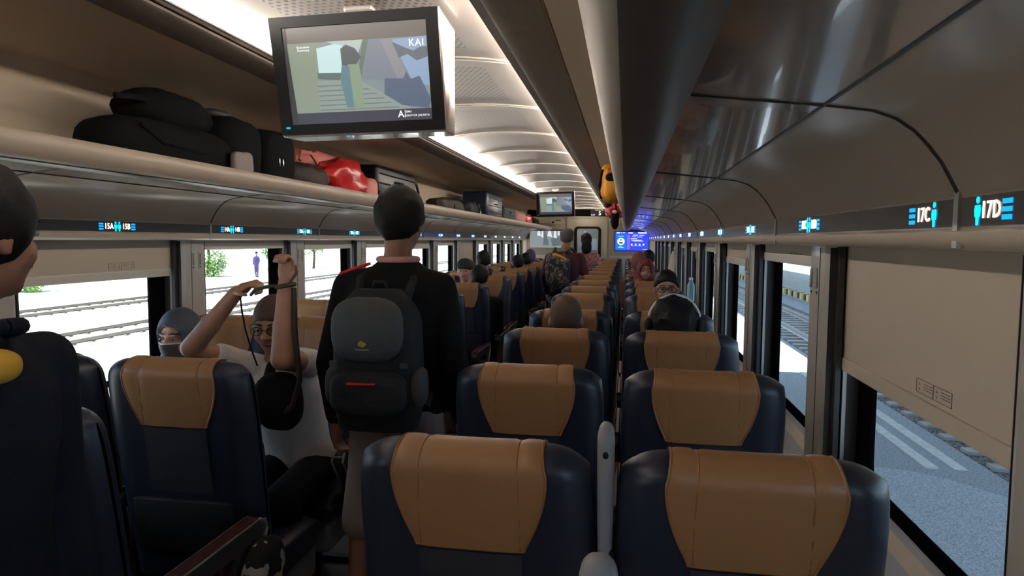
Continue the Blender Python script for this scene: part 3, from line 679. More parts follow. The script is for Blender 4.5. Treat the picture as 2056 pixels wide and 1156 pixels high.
# dark reflective window panel on the left of the end wall
wp = empty('wall_screen', (-1.93, E_, 1.6), 'pale grey glazed display panel on the left of the end wall', 'screen')
obj('frame', MB().box(-2.27, -1.46, E_ - .02, E_, 1.37, 1.82), 'endpanel', wp, True, False, bevel=.02)
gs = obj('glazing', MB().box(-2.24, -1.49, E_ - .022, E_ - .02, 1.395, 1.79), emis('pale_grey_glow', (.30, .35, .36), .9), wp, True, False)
rf = MB()
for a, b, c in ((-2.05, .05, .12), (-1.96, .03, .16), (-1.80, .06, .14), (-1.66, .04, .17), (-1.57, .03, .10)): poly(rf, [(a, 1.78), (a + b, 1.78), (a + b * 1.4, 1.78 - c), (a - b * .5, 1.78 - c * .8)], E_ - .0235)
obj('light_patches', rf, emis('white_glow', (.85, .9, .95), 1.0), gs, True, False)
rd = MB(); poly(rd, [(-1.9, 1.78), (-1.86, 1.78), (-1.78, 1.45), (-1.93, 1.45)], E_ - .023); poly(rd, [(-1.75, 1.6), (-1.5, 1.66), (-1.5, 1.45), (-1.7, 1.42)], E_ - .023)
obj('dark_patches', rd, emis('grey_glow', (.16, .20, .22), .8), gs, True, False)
obj('top_strip', MB().box(-2.24, -1.49, E_ - .026, E_ - .02, 1.79, 1.815), 'black', wp, True, False)
# destination display on the black header
hd_ = empty('coach_number_display', (-.62, Y1 - .04, 2.2), 'lit coach display with a large 5 above the end door', 'sign')
obj('panel', MB().box(-.82, -.16, Y1 - .06, Y1 - .035, 2.132, 2.295), 'black', hd_, True, False)
for txt, x, z, sz, mm in (('5', -.60, 2.195, .13, emis('led_cream', (1, .95, .75), 2.2)), ('EKSEKUTIF', -.62, 2.272, .035, emis('led_cream2', (.8, .9, .6), 1.2)), ('KAI', -.755, 2.16, .05, emis('led_white', (1, 1, 1), 1.8))):
    text_obj('lettering', txt, sz, mm, hd_, Matrix.Translation(-hd_.location) @ px_mx(x, Y1 - .062, z))
ng = MB(); ring = []
for q in range(20):
    a = 2 * PI * q / 20; ring.append(((-.43 + .042 * math.cos(a)), 2.19 + .042 * math.sin(a), (-.43 + .03 * math.cos(a)), 2.19 + .03 * math.sin(a)))
ng.loft([[(p[0], Y1 - .062, p[1]) for p in ring], [(p[2], Y1 - .062, p[3]) for p in ring]], cap=False); ng.box(-.455, -.405, Y1 - .063, Y1 - .061, 2.186, 2.194)
obj('no_smoking_mark', ng, emis('led_red', (1, .25, .2), 2), hd_, True, False)
obj('red_lamp_mark', MB().ell((-.30, Y1 - .062, 2.18), (.035, .003, .018)), emis('led_red2', (1, .2, .25), 2), hd_, True)
# small notices on the end wall
for i, (x, z, lb) in enumerate(((-1.62, 2.0, 'small white notice with a dark heading on the end wall, left of the door'), (-.26, 2.0, 'small white notice on the end wall above the blue screen'))):
    n_ = empty('wall_notice', (x, Y1 - .012, z), lb, 'notice', 'notices on the end wall')
    obj('plate', MB().box(x - .12, x + .12, Y1 - .02, Y1 - .012, z - .045, z + .06), mat('notice_plate%d' % i, (.55, .5, .42), .5), n_, True, False)
    obj('heading', MB().box(x - .02 if i == 0 else x - .1, x + .11 if i == 0 else x - .03, Y1 - .022, Y1 - .02, z + .02, z + .05), 'sillwood', n_, True, False)
    obj('pictogram', MB().box(x - .105, x - .05, Y1 - .022, Y1 - .02, z - .03, z + .01), 'black', n_, True, False)

# ------------------------------------------------------------------ ceiling televisions
def tv(loc, lab, sc=1.0, detail=True):
    """origin: centre of the screen front; faces -Y, tilted down a little"""
    t = empty('ceiling_television', loc, lab, 'television', 'ceiling televisions')
    W, H = .287, .188
    tp = .035  # top leans toward the viewer
    def P(x, z, d=0): return (x, -z * tp / H + d, z)
    m = MB(); b = .012
    fr = [P(-W, -H), P(W, -H), P(W, H), P(-W, H)]; bk = [(-W * .97, .17, -H * .97), (W * .97, .17, -H * .97), (W * .97, .20, H * .97), (-W * .97, .20, H * .97)]
    m.add(fr + bk, [(0, 3, 2, 1), (4, 5, 6, 7), (0, 1, 5, 4), (1, 2, 6, 5), (2, 3, 7, 6), (3, 0, 4, 7)])
    obj('case', m, 'white_metal', t, smooth=False, bevel=.006)
    m = MB()
    def ringbox(w0, h0, w1, h1, d0, d1):
        o = [(-w0, -h0), (w0, -h0), (w0, h0), (-w0, h0)]; i_ = [(-w1, -h1), (w1, -h1), (w1, h1), (-w1, h1)]
        m.loft([[P(x, z, d1) for x, z in o], [P(x, z, d0) for x, z in o], [P(x, z, d0) for x, z in i_], [P(x, z, d1) for x, z in i_]], cap=False)
    ringbox(W - .004, H - .006, .243, .150, -.012, .0)
    obj('bezel', m, 'black', t, smooth=False)
    S_ = obj('screen', MB().add([P(-.243, -.150, -.004), P(.243, -.150, -.004), P(.243, .150, -.004), P(-.243, .150, -.004)], [(0, 1, 2, 3)]), emis('tv_base', (.10, .11, .125), .9), t, smooth=False)
    L = [0]
    def pic(name, pts, col, s=1.0, tilt=0):
        L[0] += 1; d = -.0045 - .00012 * L[0]
        obj(name, MB().add([P(-.243 + .486 * a, .150 - .300 * c, d) for a, c in pts], [tuple(range(len(pts)))[::-1]]), emis('tv_' + name, col, s), S_, smooth=False)
    def rect(a, b_, c, e): return [(a, c), (b_, c), (b_, e), (a, e)]
    pic('picture_header', rect(0, 1, 0, .16), (.20, .165, .15), .75)
    pic('picture_backdrop', rect(.02, 1, .16, .88), (.24, .30, .32), 1)
    pic('picture_left_wall', [(.02, .16), (.26, .16), (.22, .88), (.04, .88)], (.28, .33, .25), 1)
    pic('picture_bright_window', [(.23, .22), (.42, .17), (.40, .52), (.23, .50)], (.62, .85, .85), 1)
    pic('picture_fence', [(.22, .47), (.40, .48), (.40, .56), (.22, .53)], (.12, .17, .17), 1)
    pic('picture_stairs', [(.22, .55), (.50, .55), (.86, .88), (.21, .88)], (.30, .36, .33), 1)
    for q in range(6 if detail else 0): pic('picture_stair_edge', [(.215, .60 + .05 * q), (.52 + .05 * q, .60 + .05 * q), (.53 + .05 * q, .612 + .05 * q), (.215, .612 + .05 * q)], (.17, .21, .20), 1)
    pic('picture_roof', [(.48, .16), (.72, .16), (.80, .60), (.50, .55)], (.22, .25, .30), 1)
    pic('picture_beam', [(.68, .17), (.74, .17), (.86, .60), (.79, .62)], (.30, .29, .32), 1)
    pic('picture_sky', [(.76, .18), (.99, .16), (1, .66), (.88, .60)], (.30, .42, .60), 1)
    pic('picture_foliage', [(.76, .20), (.84, .26), (.90, .30), (.94, .27), (1, .26), (1, .36), (.92, .40), (.86, .33), (.80, .36)], (.13, .16, .19), 1)
    pic('picture_railing', [(.56, .16), (.60, .16), (.53, .52), (.51, .50)], (.13, .19, .14), 1)
    pic('picture_white_ceiling', [(.30, .16), (.56, .16), (.52, .30), (.46, .22), (.36, .19)], (.50, .58, .54), 1)
    pic('picture_dark_mass', [(.69, .56), (.82, .57), (.84, .50), (.87, .58), (.93, .55), (1, .80), (.98, .88), (.80, .84), (.68, .72)], (.10, .14, .22), 1)
    pic('picture_person_torso', [(.40, .24), (.44, .20), (.50, .24), (.54, .33), (.50, .40), (.40, .42)], (.09, .10, .11), 1)
    pic('picture_person_legs', [(.44, .40), (.52, .40), (.535, .60), (.53, .85), (.47, .86), (.44, .60)], (.27, .35, .24), 1)
    pic('picture_person_coat', [(.40, .40), (.45, .42), (.46, .84), (.41, .84), (.38, .55)], (.13, .24, .28), 1)
    pic('picture_footer', rect(.02, 1, .88, 1), (.055, .055, .09), .8)
    pic('picture_screen_edge', [(0, 0), (.02, 0), (.05, 1), (0, 1)], (.03, .03, .035), 1)
    if detail:
        tl = Matrix.Rotation(math.atan(tp / H), 4, 'X')
        def T(s_, a, c, size, col=(1, 1, 1)):
            p = P(-.243 + .486 * a, .150 - .300 * c, -.009); text_obj('picture_lettering', s_, size, emis('tv_white', col, 1.4), S_, Matrix.Translation(p) @ (tl @ px_mx(0, 0, 0)), ext=.0002)
        T('KAI', .925, .225, .030); T('Executive', .14, .205, .010); T('Economy', .14, .235, .010); T('A', .785, .935, .03); T('EMU', .84, .912, .009); T('AGROTUR JAKARTA', .895, .952, .0085)
        pic('picture_divider', rect(.812, .815, .89, .97), (1, 1, 1), 1.2)
    # hanging bracket
    obj('mount', MB().box(-.055, .045, .02, .14, H + .02, H + .17), 'white_metal', t, smooth=False, bevel=.01)
    obj('mount_joint', MB().tube([(-.005, .06, H - .01), (-.005, .06, H + .05)], .028, 16), 'silver', t)
    obj('badge', MB().ell((-W + .03, -.011 + .03, -H + .03), (.012, .002, .005)), 'signblue', t)
    t.rotation_euler = (0, R(-1.0), 0)
    return t
tv((-.868, 2.115, 2.112), 'large ceiling television with white case and black bezel, nearest the camera')
tv((-1.035, 10.0, 2.105), 'small-looking ceiling television far down the aisle above the end door', detail=False)

# ------------------------------------------------------------------ luggage
def blob(c, r, p=.6, seed=0, amp=.05, n=28, m=18, rot=None):
    c = Vector(c)
    def fn(d):
        k = 1 + amp * noise.noise((d + Vector((seed, seed * 2, 0))) * 9) + amp * .6 * noise.noise((d + Vector((seed, 0, 5))) * 22)
        q = d * k; q.z = max(q.z, -r[2]); return q
    return MB().ell(c, r, rot=rot, n=n, m=m, p=p, fn=fn)
def strap(pts, w=.012): return MB().tube(pts, w, 6)
def soft_bag(name, lab, cat, c, r, m, p=.6, seed=1, amp=.06, straps=(), zips=(), extra=(), group='bags on the left luggage rack'):
    e = empty(name, (c[0], c[1], c[2] - r[2]), lab, cat, group)
    obj('bag_body', blob(c, r, p, seed, amp), m, e, True)
    for s_ in straps: obj('strap', strap(*s_), 'blackcloth', e, True)
    for z_ in zips: obj('zip_pull', MB().caps(*z_, .004, .003, 8), 'chrome', e, True)
    for nm, mb_, mm in extra: obj(nm, mb_, mm, e, True)
    return e
FZ = 1.848  # shelf top
soft_bag('duffel_bag', 'long black duffel bag lying at the near end of the left rack', 'bag', (-1.93, 2.79, FZ + .10), (.15, .40, .105), 'blackcloth', .65, 1, .05,
         straps=[([(-1.80, 2.5, FZ + .16), (-1.782, 2.6, FZ + .10), (-1.782, 2.85, FZ + .09), (-1.80, 3.0, FZ + .13)], .008)])
soft_bag('backpack', 'black rounded backpack piled on top of the long duffel bag', 'bag', (-1.97, 2.87, FZ + .265), (.13, .24, .085), 'blackcloth', .8, 2, .10,
         straps=[([(-1.90, 2.70, FZ + .28), (-1.88, 2.60, FZ + .275), (-1.90, 2.50, FZ + .265)], .012)])
soft_bag('shoulder_bag', 'black boxy bag with a grey top, right of the long duffel', 'bag', (-1.93, 3.26, FZ + .155), (.14, .17, .16), 'blackcloth', .55, 3, .07,
         extra=[('grey_flap', blob((-1.95, 3.20, FZ + .31), (.09, .09, .025), .8, 9, .10), 'greynylon')])
soft_bag('cloth_bag', 'small light grey cloth pouch wedged at the rack edge between black bags', 'bag', (-1.765, 3.14, FZ + .062), (.020, .075, .068), 'greycloth', .45, 4, .10)
soft_bag('backpack', 'upright black backpack with two silver zip pulls on the left rack', 'bag', (-1.89, 3.60, FZ + .145), (.12, .16, .15), 'blackcloth', .55, 5, .07,
         zips=[((-1.768, 3.53, FZ + .14), (-1.766, 3.53, FZ + .105)), ((-1.768, 3.565, FZ + .14), (-1.766, 3.565, FZ + .105))],
         straps=[([(-1.80, 3.47, FZ + .26), (-1.78, 3.60, FZ + .285), (-1.82, 3.72, FZ + .26)], .005)])
soft_bag('travel_bag', 'low dark brown soft bag beside the red plastic bag', 'bag', (-1.90, 4.02, FZ + .08), (.14, .25, .085), 'brownbag', .75, 6, .16)
soft_bag('plastic_bag', 'crumpled shiny red plastic bag on the left rack', 'bag', (-1.85, 4.55, FZ + .115), (.11, .30, .12), 'red', .8, 7, .26,
         extra=[('white_print', blob((-1.752, 4.50, FZ + .12), (.010, .06, .028), .8, 3, .2), 'pink2'), ('bag_handle', strap([(-1.9, 4.32, FZ + .19), (-1.9, 4.22, FZ + .25), (-1.9, 4.10, FZ + .24), (-1.9, 4.08, FZ + .19)], .012), 'pink')])
soft_bag('paper_bag', 'coral pink bag standing behind the red plastic bag', 'bag', (-2.08, 4.72, FZ + .15), (.09, .42, .155), 'pink', .55, 8, .12)
soft_bag('paper_bag', 'narrow coral pink bag between red bag and dark suitcase', 'bag', (-1.80, 4.90, FZ + .075), (.06, .09, .08), 'pink', .6, 10, .10)
def suitcase(lab, y0, y1, z1, m, x0=-1.76, x1=-2.1, ribs=True, side='white_metal', group='suitcases on the left luggage rack'):
    e = empty('suitcase', ((x0 + x1) / 2, (y0 + y1) / 2, FZ), lab, 'suitcase', group)
    obj('shell', MB().box(x1, x0, y0, y1, FZ + .012, z1), m, e, True, True, bevel=.03)
    rb = MB()
    for q in range(3): z = FZ + .04 + (z1 - FZ - .07) * (q + .5) / 3; rb.tube([(x0 + .002, y0 + .04, z), (x0 + .002, y1 - .04, z)], .005, 6); rb.tube([(x0 - .03, y0 - .001, z), (x1 + .03, y0 - .001, z)], .005, 6)
    obj('rib', rb, m, e, True)
    zp = MB(); zz = (z1 + FZ) / 2
    zp.tube([(x0 + .003, y0 + .03, zz), (x0 + .003, y1 - .03, zz)], .004, 6); zp.tube([(x0 - .03, y0 - .003, zz), (x1 + .03, y0 - .003, zz)], .004, 6); zp.tube([(x0 - .03, y1 + .003, zz), (x1 + .03, y1 + .003, zz)], .004, 6)
    obj('zip_band', zp, 'chrome', e, True)
    obj('carry_handle', MB().tube([(x0, (y0 + y1) / 2 - .08, zz + .03), (x0 + .02, (y0 + y1) / 2 - .06, zz + .03), (x0 + .02, (y0 + y1) / 2 + .06, zz + .03), (x0, (y0 + y1) / 2 + .08, zz + .03)], .008, 8), 'black', e, True)
    for y in (y0 + .05, y1 - .05): obj('wheel', MB().tube([(x1 + .03, y, FZ + .02), (x1 + .06, y, FZ + .02)], .018, 12), 'black', e, True)
    return e
c1 = suitcase('black ridged suitcase lying beside the coral bag above the standing man', 5.05, 5.95, 2.115, 'black')
obj('ring_handle', MB().tube([(-1.80, 5.96, 1.90), (-1.80, 6.08, 1.92), (-1.80, 6.14, 1.98), (-1.80, 6.08, 2.05), (-1.80, 5.96, 2.07)], .012, 8), 'brownbag', c1, True)
soft_bag('travel_bag', 'crumpled dark brown bag on the far part of the left rack', 'bag', (-1.90, 7.0, FZ + .08), (.14, .50, .085), 'brownbag', .75, 11, .14, straps=[([(-1.79, 6.85, FZ + .15), (-1.77, 6.87, FZ + .08), (-1.775, 6.88, FZ + .02)], .010)])
soft_bag('backpack', 'dark backpack with hanging straps next to the far suitcase', 'bag', (-1.90, 7.98, FZ + .09), (.13, .40, .10), 'blackcloth2', .7, 12, .12, straps=[([(-1.78, 8.0, FZ + .16), (-1.765, 8.05, FZ + .08), (-1.765, 8.06, FZ + .01)], .012)],
         extra=[('white_tag', MB().ell((-1.768, 8.15, FZ + .06), (.006, .03, .02)), 'whitep')])
suitcase('dark blue suitcase with a pale ridged side, upper one on the far left rack', 8.55, 9.6, 2.20, 'bluebag')
suitcase('grey ridged suitcase just beyond the dark blue one on the rack', 9.75, 10.8, 2.07, 'greynylon')
soft_bag('travel_bag', 'pink and red bag near the far end of the left rack', 'bag', (-1.90, 11.7, FZ + .11), (.13, .52, .12), 'pink2', .6, 13, .08)
soft_bag('plastic_bag', 'small red bag behind the pink one, far on the left rack', 'bag', (-1.88, 12.6, FZ + .10), (.12, .28, .11), 'red', .6, 14, .12)
soft_bag('backpack', 'black bag at the very end of the left rack', 'bag', (-1.86, 13.4, FZ + .08), (.13, .40, .08), 'blackcloth', .7, 15, .08)
for o_ in COL.objects:
    if o_.parent is None and o_.get('group') in ('bags on the left luggage rack', 'suitcases on the left luggage rack') and o_.location.y < 6.5: o_.location.y *= .925
GR = 'bags hanging over the right luggage rack'
soft_bag('backpack', 'bright orange backpack bulging over the right rack lip', 'bag', (-.095, 4.80, FZ + .125), (.095, .26, .135), 'orange', .75, 21, .12, group=GR,
         straps=[([(-.16, 4.58, FZ + .20), (-.18, 4.62, FZ + .10), (-.17, 4.7, FZ + .02)], .010)], extra=[('black_panel', blob((-.08, 4.56, FZ + .15), (.06, .04, .03), .7, 4, .1), 'blackcloth')])
soft_bag('tote_bag', 'blue and teal striped bag squeezed beside the orange backpack', 'bag', (-.030, 4.60, FZ + .10), (.045, .30, .10), 'stripe', .7, 22, .06, group=GR)
soft_bag('plastic_bag', 'dark red bag hanging below the orange backpack on the right', 'bag', (-.085, 6.2, FZ + .06), (.10, .35, .13), 'red', .8, 23, .20, group=GR,
         extra=[('pattern_patch', blob((-.16, 5.95, FZ + .06), (.03, .1, .05), .8, 9, .2), 'camo')])
soft_bag('water_bottle_pouch', 'black pouch with a white cap dangling from the right rack', 'pouch', (-.085, 5.35, 1.735), (.032, .03, .075), 'blackcloth', .8, 24, .1, group=GR,
         straps=[([(-.075, 5.35, 1.80), (-.08, 5.35, 1.86), (-.06, 5.36, 1.90), (-.01, 5.38, 1.90)], .008)], extra=[('white_cap', MB().ell((-.088, 5.33, 1.80), (.02, .02, .014)), 'whitep')])

# ------------------------------------------------------------------ people
def head(body, rotm, c, detail=True):
    """add head volumes (facing local -Y) at world point c"""
    def P(x, y, z): return tuple(c + rotm @ Vector((x, y, z)))
    r3 = rotm
    body.ell(c + r3 @ Vector((0, .012, .028)), (.076, .096, .094), rot=r3)
    body.ell(c + r3 @ Vector((0, -.022, -.045)), (.057, .066, .072), rot=r3)
    body.ell(c + r3 @ Vector((0, -.058, -.095)), (.026, .022, .020), rot=r3)
    for s in (-1, 1):
        body.ell(c + r3 @ Vector((s * .036, -.055, -.035)), (.026, .026, .03), rot=r3)
        body.ell(c + r3 @ Vector((s * .080, .012, -.012)), (.010, .020, .031), rot=r3)
    body.caps(P(-.036, -.078, .020), P(.036, -.078, .020), .012, .012)
    body.caps(P(0, -.086, .010), P(0, -.106, -.028), .008, .013)
    body.caps(P(-.016, -.092, -.030), P(.016, -.092, -.030), .008, .008)
def face_parts(parent_body, rotm, c, glasses=False, mask=None, skin='skin'):
    def P(x, y, z): return c + rotm @ Vector((x, y, z))
    for s in (-1, 1):
        e = obj('eye', MB().ell(P(s * .031, -.081, .001), (.014, .010, .0062), rot=rotm, n=12, m=8), 'eyew', parent_body, True)
        obj('iris', MB().ell(P(s * .031, -.090, .001), (.0062, .0028, .0058), rot=rotm, n=10, m=6), 'iris', e, True)
        obj('eyebrow', MB().tube([P(s * .013, -.093, .024), P(s * .032, -.091, .029), P(s * .052, -.078, .022)], [.003, .0035, .002], 6), 'hair', parent_body, True)
    if mask is None:
        obj('lips', MB().tube([P(-.023, -.083, -.060), P(-.008, -.093, -.057), P(.008, -.093, -.057), P(.023, -.083, -.060)], [.003, .0065, .0065, .003], 8), 'lips', parent_body, True)
def hair_cap(rotm, c, front=-.055, top=.045, back=-.075, thick=1.07, seed=0, amp=.02, wide=1.0):
    """scalp hair: an ellipsoid skin that dives under the face below the hairline"""
    cc = Vector((0, .012, .028)); r = Vector((.080 * thick * wide, .100 * thick, .098 * thick))
    mb = MB(); n, m = 36, 26; rings = []
    for j in range(m + 1):
        th = -PI / 2 + PI * j / m; ring = []
        for i in range(n):
            ph = 2 * PI * i / n
            d = Vector((math.cos(th) * math.cos(ph) * r.x, math.cos(th) * math.sin(ph) * r.y, math.sin(th) * r.z))
            if j in (0, m): d = Vector((1e-4 * math.cos(ph), 1e-4 * math.sin(ph), math.copysign(r.z, math.sin(th))))
            p = cc + d
            t = min(1, max(0, (p.y - (-.10)) / .20))          # 0 at forehead, 1 at the back
            line = top * (1 - t) + back * t if t > .35 else top * (1 - t / .35 * .5) + (back * .0 + .0) * 0 + (0)
            line = top + (back - top) * (t ** .9)
            k = 1 + amp * noise.noise(d * 30 + Vector((seed, 0, 0)))
            if p.z < line: k = max(.80, 1 - (line - p.z) * 14)
            ring.append(c + rotm @ (cc + d * k))
        rings.append(ring)
    return mb.loft(rings)
def hand(body, wrist, d, nrm, side, curl=.5, sc=1.0):
    """five-fingered hand: d = direction of the palm, nrm = palm normal (towards which fingers curl), side=+1/-1 thumb side"""
    wrist, d, nrm = Vector(wrist), Vector(d).normalized(), Vector(nrm).normalized(); lat = d.cross(nrm).normalized() * side
    nrm = lat.cross(d).normalized() * (1 if (lat.cross(d)).dot(nrm) > 0 else -1)
    pal = wrist + d * .045 * sc
    rot = Matrix((lat, d, nrm)).transposed()
    body.ell(pal, (.040 * sc, .050 * sc, .016 * sc), rot=rot, n=16, m=10, p=.8)
    body.caps(wrist - d * .01, pal, .024 * sc, .024 * sc)
    for k, (o, L) in enumerate(((.030, .070), (.010, .078), (-.010, .073), (-.030, .058))):
        p = wrist + d * .086 * sc + lat * o * sc; dd = d.copy(); cu = curl * (1 + .12 * k)
        for q, seg in enumerate((.45, .32, .23)):
            a = cu * (.75 + .35 * q); dd = (dd * math.cos(a) + nrm * math.sin(a)).normalized() if q == 0 else (dd * math.cos(a) + (lat.cross(dd) * (1 if lat.cross(dd).dot(nrm) >= 0 or q else -1)) * 0 + _perp(dd, lat, d, nrm) * math.sin(a)).normalized()
            e = p + dd * L * seg * sc; body.caps(p, e, .0092 * sc, .0084 * sc, 10); p = e
    p = wrist + d * .025 * sc + lat * .030 * sc; dd = (d * .6 + lat * .75 + nrm * .25).normalized()
    e = p + dd * .042 * sc; body.caps(p, e, .013 * sc, .011 * sc, 10); dd = (d * .8 + lat * .25 + nrm * .5).normalized(); body.caps(e, e + dd * .032 * sc, .0105 * sc, .009 * sc, 10)
def _perp(dd, lat, d, nrm):
    p = lat.cross(dd); q = lat.cross(d)
    return p if q.dot(nrm) > 0 else -p
def torso(mb, hip, neck, lat, w=1.0, g=0.0):
    hip, neck = Vector(hip), Vector(neck); ax = (neck - hip); up = ax.normalized(); lat = Vector(lat).normalized(); fw = lat.cross(up).normalized()
    prof = [(-.10, .10, .08), (-.04, .155, .11), (.06, .160, .112), (.25, .148, .104), (.45, .155, .112), (.65, .172, .120), (.80, .178, .112), (.90, .150, .092), (.97, .085, .07), (1.02, .055, .055)]
    rings = []
    for t, a, b in prof:
        c = hip + ax * t; rings.append([c + lat * (a * w + g) * math.cos(q) + fw * (b * w + g) * math.sin(q) for q in [2 * PI * k / 24 for k in range(24)]])
    return mb.loft(rings)
def person(lab, base, J, face_yaw, skin='skin', shirt='blackcloth', pants='blackcloth', hair='hair', sleeve='long', leg='long', vox=.009, head_pitch=0, head_roll=0,
           hair_args=None, width=1.0, face=True, glasses=False, hide_legs=False, handargs=None, shoes='black', group=None, w=1.0, mask=None, arm=1.0):
    """J: world joints: head, neck, hip, sL,eL,wL, sR,eR,wR, kL,aL, kR,aR (L/R = person's own)"""
    e = empty('person', base, lab, 'person', group)
    J = {k: Vector(v) for k, v in J.items()}
    rotm = (Matrix.Rotation(face_yaw, 3, 'Z') @ Matrix.Rotation(head_pitch, 3, 'X') @ Matrix.Rotation(head_roll, 3, 'Y'))
    lat = (J['sR'] - J['sL']).normalized()
    b = MB(); head(b, rotm, J['head'])
    b.caps(J['head'] + rotm @ Vector((0, .025, -.07)), J['neck'], .052, .056); torso(b, J['hip'], J['neck'], lat, .95 * w, -.012)
    for s in 'LR':
        b.caps(J['neck'] - Vector((0, 0, .035)), J['s' + s], .045, .048)
        b.caps(J['s' + s], J['e' + s], .043 * arm, .038 * arm); b.caps(J['e' + s], J['w' + s], .039 * arm, .025 * arm); b.caps(J['e' + s], J['e' + s].lerp(J['w' + s], .45), .036 * arm, .036 * arm)
        ha = (handargs or {}).get(s, {})
        d = ha.get('d', (J['w' + s] - J['e' + s]).normalized()); hand(b, J['w' + s], d, ha.get('n', lat * (1 if s == 'L' else -1)), ha.get('side', 1), ha.get('curl', .35))
        hp = J['hip'] + lat * (.085 if s == 'R' else -.085)
        b.caps(hp, J['k' + s], .072, .048); b.caps(J['k' + s], J['a' + s], .050, .034)
    bo = obj('body', b, skin, e, True, remesh=vox, sm=5)
    if face: face_parts(bo, rotm, J['head'], mask=mask)
    sh = MB(); torso(sh, J['hip'] - Vector((0, 0, .0)), J['neck'], lat, w, .010)
    for s in 'LR':
        sh.caps(J['neck'] - Vector((0, 0, .045)), J['s' + s], .052, .060)
        if sleeve == 'long': sh.caps(J['s' + s], J['e' + s], .062, .052); sh.caps(J['e' + s], J['w' + s].lerp(J['e' + s], .08), .052, .040)
        else: sh.caps(J['s' + s], J['s' + s].lerp(J['e' + s], .38), .060, .060)
    obj('shirt', sh, shirt, e, True, remesh=vox * 1.15, sm=6)
    pa = MB(); pa.ell(J['hip'], (.165 * w, .13 * w, .11), n=20, m=12)
    for s in 'LR':
        hp = J['hip'] + lat * (.085 if s == 'R' else -.085); pa.caps(hp, J['k' + s], .092 * w, .068)
        if leg == 'long': pa.caps(J['k' + s], J['a' + s] + Vector((0, 0, .02)), .066, .052)
        elif leg == 'shorts': pa.caps(hp.lerp(J['k' + s], .5), J['k' + s].lerp(J['a' + s], .04), .085, .082)
    obj('trousers' if leg == 'long' else 'shorts', pa, pants, e, True, remesh=vox * 1.2, sm=5)
    fwd = Matrix.Rotation(face_yaw, 3, 'Z') @ Vector((0, -1, 0)) if False else lat.cross(Vector((0, 0, 1))) * -1
    for s in 'LR':
        a = J['a' + s]; f = MB().caps(a + Vector((0, 0, -.03)) - fwd * .03, a + Vector((0, 0, -.04)) + fwd * .13, .040, .034); obj('shoe', f, shoes, e, True, remesh=.008, sm=2)
    if hair: obj('hair', hair_cap(rotm, J['head'], **(hair_args or {})), hair, bo, True)
    return e, bo, J, rotm
def seated(x, y, zh, dirn, hip_z=.52, lean=0.0, sh=.19):
    """joints of a seated person; dirn=+1 faces +Y, -1 faces the camera; y = head position"""
    d = dirn; lat = Vector((d, 0, 0))
    J = dict(head=(x, y, zh), neck=(x, y - .03 * d, zh - .17), hip=(x, y + .03 * d, hip_z + .05))
    for s, k in (('R', 1), ('L', -1)):
        J['s' + s] = (x + k * d * sh * .92, y - .03 * d, zh - .245); J['e' + s] = (x + k * d * .178, y + .02 * d, zh - .50); J['w' + s] = (x + k * d * .11, y + .21 * d, .62)
        J['k' + s] = (x + k * d * .10, y + .35 * d, .57); J['a' + s] = (x + k * d * .10, y + .38 * d, .10)
    return J

# 1. the near man in the aisle at the left edge
def near_man():
    x, y = -1.10, .98
    bx = x - .035
    J = dict(head=(x + .005, y, 1.585), neck=(bx - .01, y - .01, 1.40), hip=(bx - .03, y, .88), sR=(bx - .01, y - .165, 1.335), eR=(bx - .03, y - .20, 1.07), wR=(bx + .06, y - .18, .88),
             sL=(bx, y + .165, 1.335), eL=(bx - .02, y + .21, 1.07), wL=(bx + .06, y + .18, .88), kR=(bx + .03, y - .09, .48), aR=(bx, y - .09, .08), kL=(bx + .02, y + .09, .48), aL=(bx + .0, y + .09, .08))
    e, b, J, rm = person('person in navy shirt with yellow collar, cropped at the left edge of the view', (x, y, 0), J, R(176), 'skin', 'navycloth', 'navycloth', hair_args=dict(top=.01, back=-.13, thick=1.04, wide=1.12, amp=.05), vox=.010, w=1.0)
    c = MB().tube([(x - .01 + .078 * math.cos(q), y - .01 + .078 * math.sin(q), 1.408 + .02 * math.cos(q)) for q in [2 * PI * k / 20 for k in range(21)]], .014, 10)
    obj('collar', c, 'navycloth', e, True)
    obj('shoulder_panel', blob((-1.04, y - .05, 1.365), (.055, .05, .030), .8, 3, .05), 'yellowcloth', e, True)
near_man()
